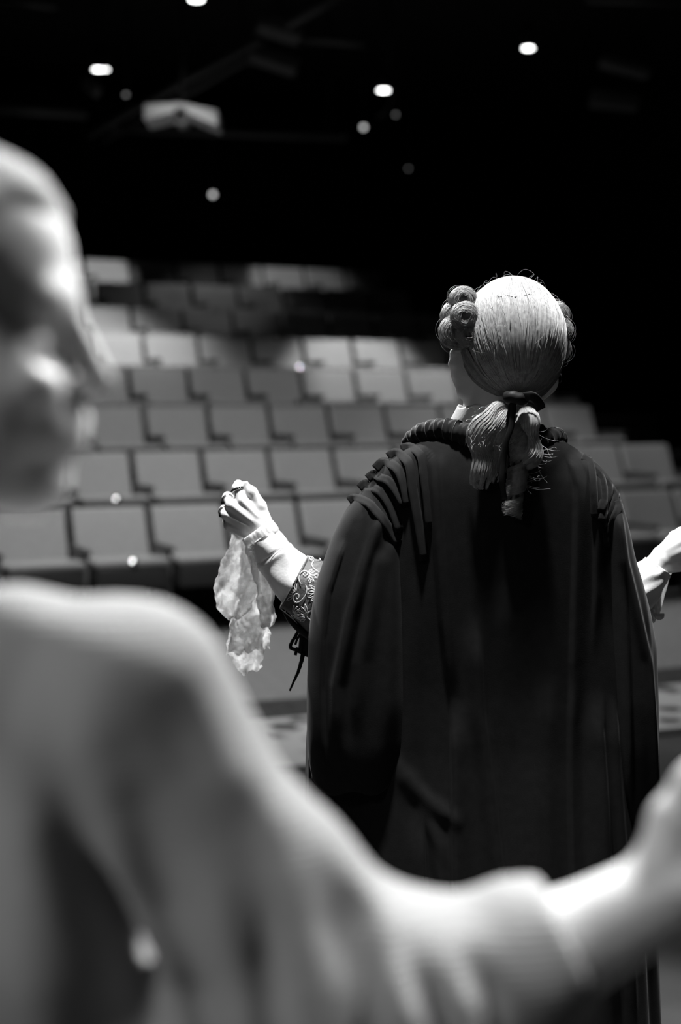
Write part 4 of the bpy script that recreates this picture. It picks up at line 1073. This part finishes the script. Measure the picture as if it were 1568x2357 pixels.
# right forearm and hand reaching forward
F = Field(A(950, 1640, -330), A(1960, 2420, 330), 0.003)
F.cone(A(1000, 2330), A(1300, 2178), 150 * K9, 118 * K9, 20 * K9)
F.cone(A(1300, 2178), A(1530, 2058), 118 * K9, 96 * K9, 20 * K9)
F.ell(A(1640, 2000), rr9(130, 70, 105), 50 * K9)
for k, (dx, dz) in enumerate(((0, -70), (26, -25), (26, 20), (8, 62))):
    b = A(1690 + dx * 0.6, 1990 + dz * 0.9 - 20, -10)
    F.chain([A(1590, 2020 + dz * 0.5), b, b + np.array(rr9(105 + dx, 20, 40 - dz * 0.2)), b + np.array(rr9(165 + dx, 60, 10 - dz * 0.3)), b + np.array(rr9(150 + dx, 110, -30 - dz * 0.3))], rr9(48, 42, 36, 32, 28), 12 * K9)
F.chain([A(1530, 2020, 20), A(1560, 1900, 20), A(1610, 1815, 30), A(1660, 1760, 50)], rr9(72, 56, 44, 34), 40 * K9)
V, Q = F.mesh(); parts.append((relax(V, Q, 2), Q))
# trunk, left arm, hips and legs under the clothes
F = Field((-0.55, 0.65, 0.0), (0.35, 1.35, 1.44), 0.012)
F.cone((-0.30, 0.917, 1.36), (-0.26, 0.97, 1.22), 0.045, 0.07, 0.03)
F.chain([(-0.25, 0.97, 1.22), A(300, 1650, 0), A(680, 2220, 0), A(1030, 2315, 0)], [0.05, 0.035, 0.035, 0.038], 0.03)
F.cone((-0.25, 0.98, 1.24), (-0.24, 1.02, 0.98), 0.06, 0.08, 0.05).cone((-0.24, 1.02, 1.1), (-0.23, 1.02, 0.85), 0.08, 0.085, 0.05)
for s in (-1, 1):
    F.chain([(-0.23, 1.0 + s * 0.09, 0.84), (-0.22, 1.0 + s * 0.10, 0.45), (-0.24, 1.0 + s * 0.10, 0.09)], [0.085, 0.06, 0.045], 0.03)
    F.cone((-0.25, 1.0 + s * 0.10, 0.05), (-0.10, 1.0 + s * 0.11, 0.04), 0.04, 0.032, 0.02)
V, Q = F.mesh(); parts.append((relax(V, Q, 1), Q))
V, Q = join_np(parts)
front = np_obj('person', V, Q, M_SKIN)
tag(front, 'blurred person in a pale knit sweater, face in profile at the left edge', 'person')

# hair drawn back from the forehead
F = Field(A(-640, 200, -340), A(220, 1100, 440), 0.004)
F.ell(hd(-215, 585), rr9(352, 285, 292), 10 * K9)
F.ell(hd(-500, 700), rr9(170, 170, 180), 60 * K9)
F.ell(hd(-30, 480), rr9(146, 120, 92), 90 * K9)
F.ell(hd(-55, 640), rr9(110, 275, 120), 40 * K9)
F.ell(hd(140, 850), rr9(225, 330, 322), 70 * K9, '-')
F.ell(hd(-40, 1000), rr9(210, 330, 260), 30 * K9, '-')
F.displace(lambda x, y, z: 0.0012 * np.sin((z * 1.2 + x * 0.5) * 190 + 6 * np.sin(y * 25)) + 0.001 * np.sin(y * 160 + z * 60))
V, Q = F.mesh(); V = relax(V, Q, 2)
hr = np_obj('hair', V, Q, M_HAIR, front); hr['label'] = 'blond hair drawn back from the forehead'

# sweater: wide dolman sleeve and trunk, with soft folds
F = Field(A(-950, 1240, -420), A(1380, 3300, 900), 0.0045)
F.chain([A(-330, 1500, 120), A(20, 1530, 60), A(290, 1612, 0)], rr9(110, 165, 228), 60 * K9)
F.chain([A(-330, 1500, 160), A(-560, 1560, 480), A(-600, 2000, 600)], rr9(110, 200, 230), 80 * K9)
F.chain([A(290, 1612, 0), A(385, 1760, 0), A(460, 1890, 0), A(570, 2045, 0), A(735, 2310, 0)], rr9(228, 212, 215, 240, 280), 60 * K9)
F.chain([A(735, 2300, 0), A(930, 2310, 0), A(1090, 2290, 0), A(1215, 2205, 0), A(1290, 2172, 0)], rr9(290, 245, 215, 168, 140), 60 * K9)
F.cone(A(900, 2420, 10), A(1180, 2330, 0), 220 * K9, 150 * K9, 60 * K9)
F.chain([A(-190, 1830, 330), A(-180, 2150, 330), A(-150, 2600, 330), A(-150, 3150, 330)], rr9(370, 410, 430, 440), 100 * K9)
F.chain([A(120, 1680, 100), A(70, 2200, 60), A(90, 2700, 60)], rr9(170, 240, 250), 110 * K9)
F.cone(A(310, 2450, 60), A(560, 2400, 20), 225 * K9, 230 * K9, 60 * K9)
CUTC = A(1440, 2100)
F.cone(A(1360, 2090, 0), A(1560, 1990, 0), 30 * K9, 30 * K9, 10 * K9, '-')
SW_FOLDS = [  # polyline in pixels, height px, width px (negative = valley)
    ([(140, 1780), (190, 1930), (260, 2080), (330, 2230), (360, 2330)], -62, 50),
    ([(230, 1480), (250, 1700), (310, 1900), (390, 2130), (440, 2357)], 26, 62),
    ([(330, 1720), (380, 1950), (450, 2150), (520, 2330)], -38, 55),
    ([(470, 1650), (520, 1900), (580, 2150), (620, 2400)], 16, 60),
    ([(560, 1760), (600, 1950), (630, 2150), (650, 2400)], -26, 36),
    ([(690, 1900), (710, 2100), (730, 2357)], 20, 45),
    ([(780, 2000), (830, 2160), (850, 2357)], -28, 50),
    ([(850, 2060), (900, 2160), (960, 2300)], 24, 38),
    ([(930, 2130), (985, 2230), (1010, 2300)], -34, 22),
    ([(1000, 2110), (1070, 2230), (1080, 2400)], 22, 32),
    ([(1040, 2120), (1105, 2210), (1110, 2400)], -30, 26),
    ([(720, 1850), (800, 1940), (900, 2070), (1000, 2085)], 14, 40),
    ([(40, 1600), (90, 1900), (150, 2300)], 18, 80),
    ([(300, 1500), (420, 1600), (500, 1750)], -10, 50)]
def seg_dist(px, py, poly):
    d = np.full(px.shape, 1e9, np.float32); u = np.zeros_like(d)
    for i, ((x0, y0), (x1, y1)) in enumerate(zip(poly[:-1], poly[1:])):
        dx, dy = x1 - x0, y1 - y0; t = np.clip(((px - x0) * dx + (py - y0) * dy) / (dx * dx + dy * dy), 0, 1)
        q = np.hypot(px - x0 - t * dx, py - y0 - t * dy); m = q < d; u = np.where(m, (i + t) / (len(poly) - 1), u); d = np.minimum(d, q)
    return d, np.clip(u / 0.45, 0, 1) * (1 if poly[-1][1] > 2290 else np.clip((1 - u) / 0.35, 0, 1))
def sw_disp(x, y, z):
    px = HX + x[:, 0, :] / K9; py = HY + (CAMZ - z[:, 0, :]) / K9
    f = np.zeros_like(px)
    for poly, amp, w in SW_FOLDS:
        d, k_ = seg_dist(px, py, poly); f += amp * k_ * np.exp(-(d / w) ** 2)
    side = np.clip((0.95 - y) / 0.06, 0, 1)
    return (f * K9 * 1.2)[:, None, :] * side + 0.0012 * np.sin(x * 60 + z * 35) * np.sin(y * 50 + z * 40)
F.displace(sw_disp)
# open the cuff: cut the sleeve square at the forearm
cu_a, cu_d = A(1318, 2168), (A(1530, 2058) - A(1300, 2178)); cu_d /= np.linalg.norm(cu_d)
def cutter(D, x, y, z):
    s = (x - cu_a[0]) * cu_d[0] + (y - cu_a[1]) * cu_d[1] + (z - cu_a[2]) * cu_d[2]
    return np.maximum(D, s.astype(np.float32))
axg = [F.lo[k] + F.h * np.arange(F.n[k]) for k in range(3)]; gx, gy, gz = np.meshgrid(*axg, indexing='ij')
F.D = cutter(F.D, gx, gy, gz)
V, Q = F.mesh(); V = relax(V, Q, 2)
swt = np_obj('sweater', V, Q, M_KNIT, front); swt['label'] = 'pale grey knit sweater with wide sleeve'
# trousers and shoes below the frame
F = Field((-0.5, 0.68, 0.0), (0.2, 1.32, 0.98), 0.012)
F.cone((-0.23, 1.0, 0.93), (-0.23, 1.0, 0.84), 0.12, 0.125, 0.04)
for s in (-1, 1): F.chain([(-0.23, 1.0 + s * 0.09, 0.84), (-0.22, 1.0 + s * 0.10, 0.45), (-0.24, 1.0 + s * 0.10, 0.10)], [0.10, 0.075, 0.062], 0.03)
V, Q = F.mesh(); np_obj('trousers', relax(V, Q, 1), Q, M_TROUSER, front)
for s in (-1, 1):
    F = Field((-0.36, 0.7, 0.0), (0.05, 1.3, 0.16), 0.008)
    F.cone((-0.25, 1.0 + s * 0.10, 0.055), (-0.09, 1.0 + s * 0.11, 0.045), 0.048, 0.04, 0.02)
    V, Q = F.mesh(); np_obj('shoe', relax(V, Q, 1), Q, M_SHOE, front)
